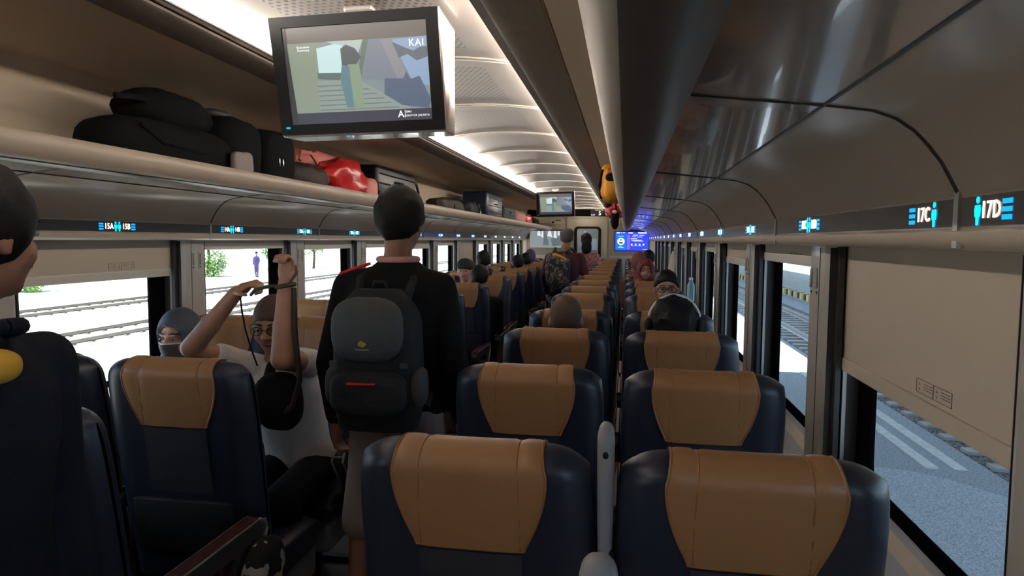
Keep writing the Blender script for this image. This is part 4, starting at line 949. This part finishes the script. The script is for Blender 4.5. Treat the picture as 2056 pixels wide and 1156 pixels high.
# 2. man with the grey backpack
def pack_man():
    x, y = -.865, 2.45
    J = dict(head=(x + .025, y, 1.642), neck=(x + .01, y + .01, 1.488), hip=(x - .005, y + .04, .92), sR=(x + .175, y + .02, 1.395), eR=(x + .245, y - .02, 1.10), wR=(x + .235, y + .10, .87),
             sL=(x - .195, y + .02, 1.395), eL=(x - .262, y - .02, 1.10), wL=(x - .235, y - .02, .875), kR=(x + .10, y + .14, .50), aR=(x + .10, y - .02, .10), kL=(x - .13, y - .02, .50), aL=(x - .135, y - .10, .08))
    e, b, J, rm = person('person in black jacket and light grey shorts walking away down the aisle', (x, y, 0), J, R(176), 'skin', 'blackcloth', 'greycloth', leg='shorts',
                         hair_args=dict(top=.05, back=-.092, thick=1.16, amp=.06), vox=.009, w=1.14,
                         handargs={'L': dict(d=(0, .1, -1), n=(1, 0, 0), side=-1, curl=.5), 'R': dict(d=(0, .3, -1), n=(-1, 0, 0), side=1, curl=.5)})
    col = MB()
    col.tube([(x + .01 + .072 * math.cos(q), y + .012 + .068 * math.sin(q), 1.502) for q in [2 * PI * k / 20 for k in range(21)]], .013, 8)
    obj('collar', col, 'pink2', e, True)
    obj('shoulder_stripe', MB().tube([(x - .08, y - .045, 1.487), (x - .14, y - .05, 1.467), (x - .20, y - .048, 1.447)], .006, 8), 'red', e, True)
    # backpack: its own thing
    bx, by = x - .005, y - .20
    p = empty('backpack', (bx, by, .9), 'charcoal grey backpack with a thin red strip worn by the walking man', 'backpack')
    body = MB(); rings = []
    for k in range(17):
        t = k / 16; z = .90 + .50 * t
        w_ = .165 * (1 - .10 * t) * (1 - max(0, (t - .72) / .28) ** 2.2 * .45) * (.86 + .14 * min(1, t * 5)); d_ = .105 * (1 - max(0, (t - .7) / .3) ** 2 * .55) * (.75 + .25 * min(1, t * 4))
        rings.append([(bx + w_ * math.copysign(abs(math.cos(q)) ** .6, math.cos(q)), by + .04 + d_ * math.copysign(abs(math.sin(q)) ** .6, math.sin(q)), z) for q in [2 * PI * j / 28 for j in range(28)]])
    obj('main_compartment', body.loft(rings), 'blackcloth2', p, True)
    up = MB().ell((bx - .005, by - .055, 1.265), (.128, .055, .115), n=24, m=16, p=.7); obj('top_pocket', up, 'greynylon', p, True)
    lo = MB().ell((bx - .002, by - .055, 1.045), (.138, .055, .085), n=24, m=16, p=.6); obj('front_pocket', lo, 'blackcloth2', p, True)
    obj('red_zip_strip', MB().caps((bx - .055, by - .112, 1.085), (bx + .040, by - .112, 1.087), .0065, .004, 8), 'red', p, True)
    lg = MB(); lg.add([(bx - .018, by - .1135, 1.218), (bx + .002, by - .1135, 1.212), (bx + .014, by - .1135, 1.224), (bx + .004, by - .1135, 1.232), (bx - .008, by - .1135, 1.236), (bx - .016, by - .1135, 1.228)], [(0, 1, 2, 3, 4, 5)])
    lgo = obj('leaf_logo', lg, mat('logo_yellow', (.35, .26, .02), .5), p, True, False)
    obj('logo_line', MB().box(bx - .026, bx + .022, by - .114, by - .1125, 1.203, 1.207), mat('logo_grey', (.25, .25, .24), .5), p, True, False)
    for s in (-1, 1):
        obj('shoulder_strap', MB().tube([(bx + s * .09, by + .08, 1.36), (bx + s * .10, by + .13, 1.43), (bx + s * .11, by + .24, 1.44), (bx + s * .125, by + .325, 1.36), (bx + s * .13, by + .335, 1.2), (bx + s * .14, by + .28, 1.05), (bx + s * .15, by + .10, .96)], .019, 8), 'blackcloth2', p, True)
        obj('side_pocket', MB().ell((bx + s * .158, by + .02, 1.055), (.025, .06, .07), n=16, m=10, p=.7), 'greynylon' if s > 0 else 'greynylon', p, True)
        obj('buckle', MB().box(bx + s * .128 - .014, bx + s * .128 + .014, by - .068, by - .058, 1.135, 1.155), 'greynylon', p, True, False, bevel=.003)
    obj('grab_loop', MB().tube([(bx - .03, by + .06, 1.39), (bx - .02, by + .05, 1.425), (bx + .02, by + .05, 1.425), (bx + .03, by + .06, 1.39)], .007, 8), 'blackcloth2', p, True)
pack_man()
# 3. man with raised arms, facing the camera
def arms_man():
    J = dict(head=(-1.395, 2.50, 1.232), neck=(-1.405, 2.55, 1.075), hip=(-1.36, 2.66, .60), sR=(-1.575, 2.53, 1.065), eR=(-1.665, 2.36, 1.150), wR=(-1.458, 2.34, 1.370),
             sL=(-1.250, 2.53, 1.075), eL=(-1.225, 2.25, 1.140), wL=(-1.222, 2.28, 1.418), kR=(-1.44, 2.28, .60), aR=(-1.44, 2.52, .10), kL=(-1.26, 2.28, .60), aL=(-1.26, 2.52, .10))
    K = 1.045
    J = {k: (v[0] * K, v[1] * K, 1.58 + (v[2] - 1.58) * K) for k, v in J.items()}
    x, y = J['head'][0], J['head'][1]
    e, b, J, rm = person('person with glasses in white t-shirt raising both arms, facing the camera', (x, y, 0), J, R(8), 'skin2', 'whitecloth', 'blackcloth', hair='hairs', sleeve='short', vox=.006, w=.95, arm=1.14, head_pitch=R(10), head_roll=R(0),
                         hair_args=dict(top=.055, back=-.06, thick=1.015, amp=.0),
                         handargs={'R': dict(d=(.80, -.05, .45), n=(.35, .2, -.9), side=-1, curl=.95), 'L': dict(d=(.10, -.05, 1), n=(-.3, -.9, 0), side=1, curl=1.1)})
    # spectacles
    g = MB(); H = J['head']
    def P(a, b_, c): return H + rm @ Vector((a, b_, c))
    for s in (-1, 1):
        g.tube([P(s * .033 + .023 * math.cos(q), -.104, .002 + .018 * math.sin(q)) for q in [2 * PI * k / 16 for k in range(17)]], .0016, 6)
        g.tube([P(s * .056, -.102, .006), P(s * .080, -.05, .006), P(s * .084, .01, .004)], .0016, 6)
    g.tube([P(-.010, -.104, .004), P(0, -.108, .008), P(.010, -.104, .004)], .0016, 6)
    go = empty('spectacles', tuple(H), 'thin-framed glasses worn by the man with raised arms', 'glasses')
    obj('frame', g, 'black', go, True)
    for s in (-1, 1): obj('lens', MB().ell(P(s * .033, -.104, .002), (.022, .0012, .017), rot=rm, n=16, m=8), 'lens', go, True)
    # wrist strap / camera strap and the black bag in front
    w_ = J['wL']
    st = empty('wrist_strap', tuple(w_), 'olive strap pulled around the raised wrist', 'strap')
    m = MB(); m.tube([w_ + Vector((.033 * math.cos(q), .033 * math.sin(q), -.012 + .006 * math.cos(q))) for q in [2 * PI * k / 20 for k in range(21)]], .0085, 8)
    obj('band', m, 'wristband', st, True)
    obj('strap_tail', MB().tube([w_ + Vector((-.030, -.01, -.01)), w_ + Vector((-.07, -.03, -.018)), w_ + Vector((-.115, -.02, -.028)), w_ + Vector((-.145, .0, -.05))], .0065, 8), 'wristband', st, True)
    obj('long_strap', MB().tube([w_ + Vector((.033, 0, -.02)), w_ + Vector((.040, -.01, -.09)), w_ + Vector((.050, -.03, -.17)), w_ + Vector((.058, -.03, -.27)), w_ + Vector((.062, -.02, -.37)), w_ + Vector((.03, -.02, -.47)), w_ + Vector((-.03, -.0, -.52))], .011, 8), 'brownbag', st, True)
    wR_ = J['wR']; cd_ = empty('cord', tuple(wR_), 'thin black cord hanging down from the raised right hand', 'cord')
    obj('cord_line', MB().tube([wR_ + Vector(q) for q in ((.03, -.02, .0), (.032, -.015, -.06), (.036, -.0, -.14), (.040, .03, -.22), (.05, .06, -.30))], .0035, 6), 'black', cd_, True)
    bg_ = soft_bag('sling_bag', 'black sling bag hanging in front of the man in the white t-shirt', 'bag', (-1.335, 2.42, .94), (.095, .065, .115), 'blackcloth', .75, 31, .06, group='bags held by seated people',
                   straps=[([(-1.40, 2.46, 1.02), (-1.41, 2.50, 1.06), (-1.38, 2.52, 1.08), (-1.33, 2.52, 1.10)], .022), ([(-1.30, 2.42, .93), (-1.255, 2.42, .955)], .011)])
    return J
AJ = arms_man()
# 4. woman in grey hijab with mask
def hijab_person(lab, x, y, zh, hm, skin='skin2', mask=None, shirt=None, dirn=-1, yaw=0, vox=.008, face=True, pitch=0):
    J = seated(x, y, zh, dirn)
    e, b, J, rm = person(lab, (x, y, 0), J, R(yaw) if dirn < 0 else PI + R(yaw), skin, shirt or hm, 'blackcloth', hair=None, vox=vox, face=face, mask=mask, head_pitch=pitch)
    H = J['head']; hb = MB(); cc = Vector((0, .015, .015)); n, m = 40, 28; rings = []
    for j in range(m + 1):
        th = -PI / 2 + PI * j / m; ring = []
        for i in range(n):
            ph = 2 * PI * i / n; r = Vector((.098, .118, .128))
            d = Vector((math.cos(th) * math.cos(ph) * r.x, math.cos(th) * math.sin(ph) * r.y, math.sin(th) * r.z))
            if j in (0, m): d = Vector((1e-4 * math.cos(ph), 1e-4 * math.sin(ph), math.copysign(r.z, math.sin(th))))
            p = cc + d; k = 1 + .02 * noise.noise(d * 25)
            q = (p.x / .060) ** 2 + ((p.z + .012) / .075) ** 2
            if p.y < -.02 and q < 1.25: k *= .62 + .38 * max(0, min(1, (q - .85) / .4))
            ring.append(H + rm @ (cc + d * k))
        rings.append(ring)
    hb.loft(rings); ho = obj('hijab', hb, hm, b, True)
    dr = MB(); rg = []
    for k in range(9):
        t = k / 8; z = -.075 - .20 * t; w_ = .085 + .125 * t ** .8; d_ = .090 + .045 * t
        rg.append([H + Vector((0, .02, z)) + Vector((w_ * math.cos(q) * (1 + .03 * math.sin(5 * q)), d_ * math.sin(q) * (1 + .03 * math.cos(6 * q)), 0)) for q in [2 * PI * j / 28 for j in range(28)]])
    obj('drape', dr.loft(rg), hm, ho, True)
    rim = MB().tube([H + rm @ Vector((.062 * math.cos(q), -.088 + .030 * abs(math.cos(q)), -.010 + .078 * math.sin(q))) for q in [2 * PI * k / 28 for k in range(29)]], .007, 8)
    obj('hijab_edge', rim, hm, ho, True)
    if mask:
        mk = MB(); rows = []
        for k in range(9):
            t = k / 8; z = -.022 - .085 * t; row = []
            for i in range(13):
                a = -1.15 + 2.3 * i / 12; rr = .092 + .022 * math.exp(-((t - .2) / .35) ** 2) * math.exp(-(a / .5) ** 2)
                row.append(H + rm @ Vector((.070 * math.sin(a) * (1 - .15 * t), .002 - rr * math.cos(a) * (1 - .05 * t) - .008, z + .004 * math.cos(a))))
            rows.append(row)
        mk.loft(rows, cap=False, closed=False); mo = obj('face_mask', mk, mask, b, True)
        obj('mask_rim', MB().tube([p + rm @ Vector((0, -.002, 0)) for p in rows[0]], .004, 6), 'maskw', mo, True)
        so_ = mo.modifiers.new('solid', 'SOLIDIFY'); so_.thickness = .002
    return e
hijab_person('woman in slate grey hijab and dark face mask sitting behind the left seats', -2.125, 2.92, 1.100, 'hijab', mask='maskg')
# 5. right side passengers
def simple_seated(lab, x, y, zh, dirn, skin='skin', shirt='blackcloth', hair='hair', yaw=0, pitch=0, ha=None, vox=.010, face=None, **kw):
    J = seated(x, y, zh, dirn)
    return person(lab, (x, y, 0), J, (0 if dirn < 0 else PI) + R(yaw), skin, shirt, 'blackcloth', hair=hair, vox=vox, face=(dirn < 0) if face is None else face, head_pitch=pitch, hair_args=ha, **kw)
simple_seated('bald passenger seen from behind in the third right-hand aisle seat', -.283, 3.30, 1.185, 1, 'skin', 'navycloth', hair='hairs', ha=dict(top=.05, back=-.07, thick=.985, amp=0))
e5, b5, J5, rm5 = simple_seated('dark-haired passenger with a white headband, seen from behind in the third window seat', .235, 3.28, 1.175, 1, 'skin2', 'blackcloth', ha=dict(top=.03, back=-.09, thick=1.20, amp=.16, wide=1.12))
hp = empty('headphones', tuple(J5['head']), 'white headphones over the dark-haired passenger behind the window seat', 'headphones')
H = J5['head']; obj('headband', MB().tube([H + Vector((-.122 * math.cos(q) , -.015, .012 + .135 * math.sin(q))) for q in [PI * .08 + PI * .84 * k / 16 for k in range(17)]], .007, 8), 'whitep', hp, True)
for s in (-1, 1): obj('ear_cup', MB().ell(H + Vector((s * .118, -.01, .0)), (.022, .032, .036), n=16, m=10), 'blackcloth2', hp, True)
e6, b6, J6, rm6 = simple_seated('man with glasses facing the camera in the right window column', .281, 4.70, 1.25, -1, 'skin2', 'maroon', ha=dict(top=.072, back=-.05, thick=1.06, amp=.06), vox=.008)
g6 = empty('spectacles', tuple(J6['head']), 'dark-rimmed glasses on the man facing the camera at the right', 'glasses'); m = MB(); H = J6['head']
def P6(a, b_, c): return H + rm6 @ Vector((a, b_, c))
for s in (-1, 1):
    m.tube([P6(s * .034 + .026 * math.cos(q), -.105, .0 + .019 * math.sin(q)) for q in [2 * PI * k / 16 for k in range(17)]], .0026, 6); m.tube([P6(s * .06, -.102, .006), P6(s * .084, -.04, .006), P6(s * .086, .01, .004)], .002, 6)
m.tube([P6(-.010, -.105, .004), P6(0, -.108, .008), P6(.010, -.105, .004)], .002, 6); obj('frame', m, 'black', g6, True)
for s in (-1, 1): obj('lens', MB().ell(P6(s * .034, -.105, 0), (.025, .0012, .018), n=16, m=8), 'lens', g6, True)
hijab_person('woman in maroon hijab facing the camera, far in the right window column', .225, 7.55, 1.245, 'hijabm', vox=.010)
hijab_person('passenger in dusty pink hijab farther back than the maroon one', .17, 8.5, 1.30, 'hijabp', vox=.012, face=False, dirn=1)
simple_seated('black-haired passenger farthest back in the right window column', .315, 9.4, 1.32, 1, vox=.012)
# left side passengers beyond the walking man
def cap_on(J, rm, m, parent, lab=None):
    H = J['head']; mb = MB()
    mb.ell(H + rm @ Vector((0, .012, .058)), (.092, .108, .080), rot=rm, n=24, m=12)
    c = obj('cap_crown', mb, m, parent, True)
    obj('cap_brim', MB().ell(H + rm @ Vector((0, -.115, .050)), (.070, .065, .008), rot=rm, n=20, m=8), m, c, True)
e7, b7, J7, rm7 = simple_seated('passenger in a dark flat cap facing the camera, just right of the walking man', -1.70, 7.06, 1.24, -1, 'skin2', 'whitecloth', hair=None, vox=.010); cap_on(J7, rm7, 'blackcloth2', b7)
simple_seated('dark-haired passenger behind the flat-capped one on the left', -1.80, 8.5, 1.30, 1, 'skin', 'blackcloth', vox=.011, ha=dict(thick=1.15, amp=.08))
simple_seated('passenger with low dark hair at the aisle, right of the flat cap', -1.375, 6.32, 1.21, 1, 'skin', 'blackcloth', vox=.011)
simple_seated('passenger in purple top, left of the aisle beyond the flat cap', -1.50, 9.45, 1.24, 1, 'skin', 'purple', vox=.012)
simple_seated('passenger in dark blue top farther along the left rows', -1.52, 10.4, 1.25, 1, 'skin', 'navycloth', vox=.012)
hijab_person('passenger in purple headscarf at the far end of the left rows', -1.71, 12.2, 1.27, 'purple', vox=.012, face=False, dirn=1)
# 6. aisle walkers far away
def far_man():
    x, y = -.76, 8.6
    J = dict(head=(x + .02, y, 1.60), neck=(x, y, 1.425), hip=(x, y, .90), sR=(x + .20, y, 1.35), eR=(x + .27, y, 1.10), wR=(x + .24, y + .1, .88), sL=(x - .20, y, 1.35), eL=(x - .27, y, 1.10), wL=(x - .24, y + .1, .88),
             kR=(x + .10, y + .1, .5), aR=(x + .1, y, .08), kL=(x - .1, y, .5), aL=(x - .1, y - .1, .08))
    e, b, J, rm = person('person in grey cap and dark maroon jacket standing far down the aisle', (x, y, 0), J, PI, 'skin2', 'maroon', 'blackcloth', hair='hairg', vox=.013, face=False, w=1.08)
    mb = MB().ell(J['head'] + Vector((0, .01, .055)), (.090, .105, .078), n=24, m=12); c = obj('cap_crown', mb, 'greynylon', b, True)
    obj('cap_brim', MB().ell(J['head'] + Vector((0, .12, .04)), (.07, .06, .01), n=18, m=8), 'greynylon', c, True)
    p = empty('backpack', (x - .05, y - .2, 1.0), 'camouflage backpack with an orange top strap on the man down the aisle', 'backpack')
    obj('main_compartment', blob((x - .07, y - .20, 1.20), (.155, .11, .235), 'x' and .6, 4, .06), 'camo', p, True)
    obj('front_pocket', blob((x - .05, y - .31, 1.13), (.10, .05, .12), .6, 6, .08), 'camo', p, True)
    obj('top_strap', MB().tube([(x - .17, y - .25, 1.36), (x - .1, y - .29, 1.40), (x - .02, y - .29, 1.37), (x + .04, y - .28, 1.33)], .018, 8), 'orange', p, True)
    for s in (-1, 1): obj('shoulder_strap', MB().tube([(x - .05 + s * .08, y - .10, 1.42), (x - .03 + s * .10, y + .05, 1.47), (x + s * .13, y + .15, 1.40), (x + s * .14, y + .15, 1.2)], .018, 8), 'greencloth', p, True)
far_man()
def far_woman():
    x, y = -.66, 11.6
    J = dict(head=(x, y, 1.56), neck=(x, y, 1.38), hip=(x, y, .90), sR=(x + .17, y, 1.30), eR=(x + .22, y, 1.10), wR=(x + .2, y + .1, .88), sL=(x - .17, y, 1.30), eL=(x - .22, y, 1.10), wL=(x - .2, y + .1, .88),
             kR=(x + .10, y + .1, .5), aR=(x + .1, y, .08), kL=(x - .1, y, .5), aL=(x - .1, y - .1, .08))
    e, b, J, rm = person('person with dark hair in a pink checked shirt near the end door', (x, y, 0), J, PI, 'skin2', 'plaid', 'blackcloth', hair='hair', vox=.014, face=False, hair_args=dict(back=-.17, thick=1.18, amp=.05))
    obj('ponytail', blob((x + .01, y - .12, 1.47), (.085, .05, .13), .8, 3, .08), 'hair', b, True)
    obj('hair_clip', MB().ell((x - .04, y - .10, 1.64), (.05, .03, .03)), 'maroon', b, True)
far_woman()

# ------------------------------------------------------------------ small things near the seats
bt = empty('water_bottle', (.44, 5.0, 1.18), 'clear blue water bottle standing at the window beside the man with glasses', 'bottle')
obj('bottle_body', MB().tube([(.47, 4.98, 1.145), (.47, 4.98, 1.26), (.47, 4.98, 1.285), (.47, 4.98, 1.30)], [.027, .027, .014, .012], 16), 'bottle', bt, True)
obj('cap', MB().tube([(.47, 4.98, 1.298), (.47, 4.98, 1.315)], .014, 12), 'whitep', bt, True)
jk = empty('hanging_jacket', (.52, 7.4, 1.45), 'pale beige jacket hanging from a hook by the right window', 'jacket')
jm = MB(); rg = []
for k in range(11):
    t = k / 10; z = 1.47 - .42 * t; a = .012 + .06 * t ** .7; b_ = .012 + .16 * t ** .8
    rg.append([(.51 - .02 * t + a * math.cos(q) * (1 + .1 * math.sin(4 * q)), 7.4 + b_ * math.sin(q) * (1 + .08 * math.cos(5 * q)), z) for q in [2 * PI * j / 24 for j in range(24)]])
obj('cloth', jm.loft(rg), mat('cream_cloth', (.50, .43, .33), .85, bump=.4, bscale=20), jk, True)
fb = soft_bag('printed_bag', 'black bag with white flower print on the floor by the left aisle seat', 'bag', (-1.10, 1.88, .50), (.045, .10, .14), 'floral', .7, 41, .05, group='bags held by seated people')
fb['label'] = 'black bag with white flower print hanging beside the near left armrest'

# ------------------------------------------------------------------ outside, left
struct(obj('floor', MB().box(-120, -2.7, -60, 200, -1.25, -1.15), 'ballast', smooth=False))
def track(xa, xb, z, lab, y0, y1, rail_m='rail', sleeper_m='concrete'):
    e = empty('railway_track', ((xa + xb) / 2, y0, z), lab, 'railway track', 'railway tracks')
    for x in (xa, xb):
        rp_ = [(x - .05, z + .05), (x + .05, z + .05), (x + .012, z + .07), (x + .012, z + .125), (x + .03, z + .135), (x + .03, z + .155), (x - .03, z + .155), (x - .03, z + .135), (x - .012, z + .125), (x - .012, z + .07)]
        obj('rail', MB().prism(rp_, y0, y1), rail_m, e, True, False)
    sm2 = MB(); y = y0
    while y < y1: sm2.box(xa - .45, xb + .45, y, y + .22, z + .02, z + .055); y += .62
    so2 = obj('sleepers', sm2, sleeper_m, e, True, False); so2['kind'] = 'stuff'
track(-14.95, -13.7, -1.17, 'nearer railway track on the sunlit gravel outside the left windows', -10, 110)
track(-21.0, -19.75, -1.17, 'farther railway track on the sunlit gravel outside the left windows', -10, 130)
def tree(lab, x, y, z0, h, rw, seed, lm='leaf', group='trees outside the windows', nleaf=2600, low=.25):
    rr_ = random.Random(seed); e = empty('tree', (x, y, z0), lab, 'tree', group)
    tm = MB().tube([(x, y, z0), (x + .1, y, z0 + h * .3), (x - .1, y + .1, z0 + h * .6), (x, y, z0 + h * .85)], [h * .03, h * .024, h * .016, h * .006], 8)
    for k in range(6):
        a = rr_.uniform(0, 2 * PI); tm.tube([(x, y, z0 + h * (.3 + .08 * k)), (x + math.cos(a) * rw * .5, y + math.sin(a) * rw * .5, z0 + h * (.45 + .07 * k))], [h * .012, h * .004], 6)
    obj('trunk', tm, 'bark', e, True)
    lf = MB(); cl = [(Vector((x + rr_.uniform(-.55, .55) * rw, y + rr_.uniform(-.55, .55) * rw, z0 + h * rr_.uniform(low, .9))), rw * rr_.uniform(.3, .5)) for _ in range(14)]
    sz = max(.10, h * .022)
    for _ in range(nleaf):
        c, r = rr_.choice(cl); d = Vector((rr_.gauss(0, 1), rr_.gauss(0, 1), rr_.gauss(0, .8))).normalized() * r * rr_.uniform(.6, 1.05); p = c + d
        a = Vector((rr_.uniform(-1, 1), rr_.uniform(-1, 1), rr_.uniform(-1, 1))).normalized(); b_ = a.cross(Vector((rr_.uniform(-1, 1), rr_.uniform(-1, 1), 1))).normalized(); s1 = sz * rr_.uniform(.6, 1.3)
        lf.add([p - a * s1, p - b_ * s1 * .5, p + a * s1, p + b_ * s1 * .5], [(0, 1, 2, 3)])
    obj('foliage', lf, lm, e, True, False)
tree('leafy green bush at the left part of the second left window', -29.2, 43.5, -1.2, 4.4, 1.9, 1, 'leaf2', nleaf=3200, low=.08)
tree('green shrub beside the raised fist in the second left window', -26.1, 47, -1.2, 3.6, 1.0, 2, nleaf=1800, low=.08)
tree('small pale tree seen in the third left window', -27.8, 57, -1.2, 4.2, 1.6, 3, 'leaf2', nleaf=1800, low=.2)
tree('low green bush glimpsed under the nearest left blind', -29.2, 29.0, -1.2, 1.5, 1.3, 4, 'leaf2', nleaf=1200, low=.08)
J = dict(head=(-20, 36.4, .55), neck=(-20, 36.4, .37), hip=(-20, 36.4, -.2), sR=(-19.83, 36.4, .28), eR=(-19.78, 36.4, .02), wR=(-19.8, 36.3, -.22), sL=(-20.17, 36.4, .28), eL=(-20.22, 36.4, .02), wL=(-20.2, 36.3, -.22), kR=(-19.92, 36.4, -.6), aR=(-19.92, 36.4, -1.0), kL=(-20.1, 36.4, -.6), aL=(-20.1, 36.5, -1.0))
J = {k: (v[0] - 4.6, v[1] + 5.6, v[2]) for k, v in J.items()}
person('distant person in purple standing on the bright gravel outside', (-24.6, 42.0, -1.15), J, 0, 'skin', 'purple', 'purple', vox=.03, face=False)

# ------------------------------------------------------------------ outside, right
struct(obj('floor', MB().box(1.0, 4.12, -10, 160, -1.10, -1.0), 'asphalt', smooth=False))
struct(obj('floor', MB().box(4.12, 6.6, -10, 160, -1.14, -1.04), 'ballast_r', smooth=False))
struct(obj('floor', MB().box(6.6, 60, -10, 160, -1.10, -1.0), 'asphalt', smooth=False))
ow = MB(); pts = [(1.0, 8.2)] + [(1.0 + 3.12 * k / 14, 8.25 - .25 * (k / 14) ** 1.5 - (1.1 * max(0, (k - 9) / 5) ** 2)) for k in range(1, 15)] + [(4.12, -10), (1.0, -10)]
ow.add([(a, b, -.996) for a, b in pts], [tuple(range(len(pts)))])
struct(obj('floor', ow, 'asphalt2', smooth=False))
for x, lb in ((3.50, 'nearer white painted line on the platform outside the right window'), (3.80, 'farther white painted line on the platform outside the right window')):
    tag(obj('platform_line', MB().box(x - .07, x + .07, 8.2, 60, -1.0, -.990), 'paintw', smooth=False), lb, 'painted line', 'white lines on the platform')
ct = empty('railway_track', (5.25, 0, -1.04), 'railway track beside the platform outside the right windows', 'railway track', 'railway tracks')
for x in (4.74, 5.81):
    z = -1.10; rp_ = [(x - .055, z + .10), (x + .055, z + .10), (x + .012, z + .13), (x + .012, z + .19), (x + .035, z + .205), (x + .035, z + .23), (x - .035, z + .23), (x - .035, z + .205), (x - .012, z + .19), (x - .012, z + .13)]
    obj('rail', MB().prism(rp_, -8, 120), mat('rail_worn', (.45, .43, .42), .3, metal=.6), ct, True, False)
for k in range(60):
    y = 4.0 + .62 * k; obj('sleeper', MB().box(4.22, 6.3, y, y + .20, -1.05, -1.0), 'concrete', ct, True, False)
bx_ = empty('kerb_block', (2.75, 8.85, -1.0), 'small white concrete block on the platform outside the nearest right window', 'block')
obj('slab', MB().box(2.55, 2.95, 8.5, 9.2, -.93, -.88), 'paintw', bx_, True, False, bevel=.01); obj('plinth', MB().box(2.6, 2.9, 8.55, 9.15, -1.0, -.93), 'concrete', bx_, True, False)
pf = empty('opposite_platform', (9, 30, -1), 'low opposite platform with yellow and black striped edge', 'platform')
obj('deck', MB().box(7.7, 12.5, -10, 120, -1.0, -.72), 'concrete', pf, True, False)
for k in range(100):
    y = 8 + .55 * k
    if y > 60: break
    obj('edge_stripe', MB().box(7.66, 7.9, y, y + .5 if False else y + .28, -.97, -.715), 'yellow' if k % 2 == 0 else 'blackp', pf, True, False)
for k in range(9):
    tree('dense green tree behind the opposite platform, %s from the near end' % ORD[k], 16.2 + (k % 3) * .9, 20 + k * 5.2, -1.0, 6.0, 3.2, 20 + k, 'leaf2' if k % 2 else 'leaf', nleaf=3600, low=.10)
cn = empty('shade_canopy', (6, 0, 3.4), 'unseen steel canopy roof added to shade the right-hand platform', 'canopy')  # roof out of view, added to cast the shade outside the right windows
obj('shade_sheet', MB().box(.75, 12.5, -9, 13.6, 3.40, 3.46), 'steel', cn, True, False)
obj('shade_sheet', MB().box(2.9, 12.5, 13.6, 95, 3.40, 3.46), 'steel', cn, True, False)  # second sheet, added to shade the track and far platform
for y in (-5, 12.9): obj('column', MB().tube([(10.5, y, -.72), (10.5, y, 3.4)], .10, 12), 'steel', cn, True)

# drop unused prototypes
for p in protos:
    if p.name not in used:
        for c in list(p.children): bpy.data.objects.remove(c)
        bpy.data.objects.remove(p)
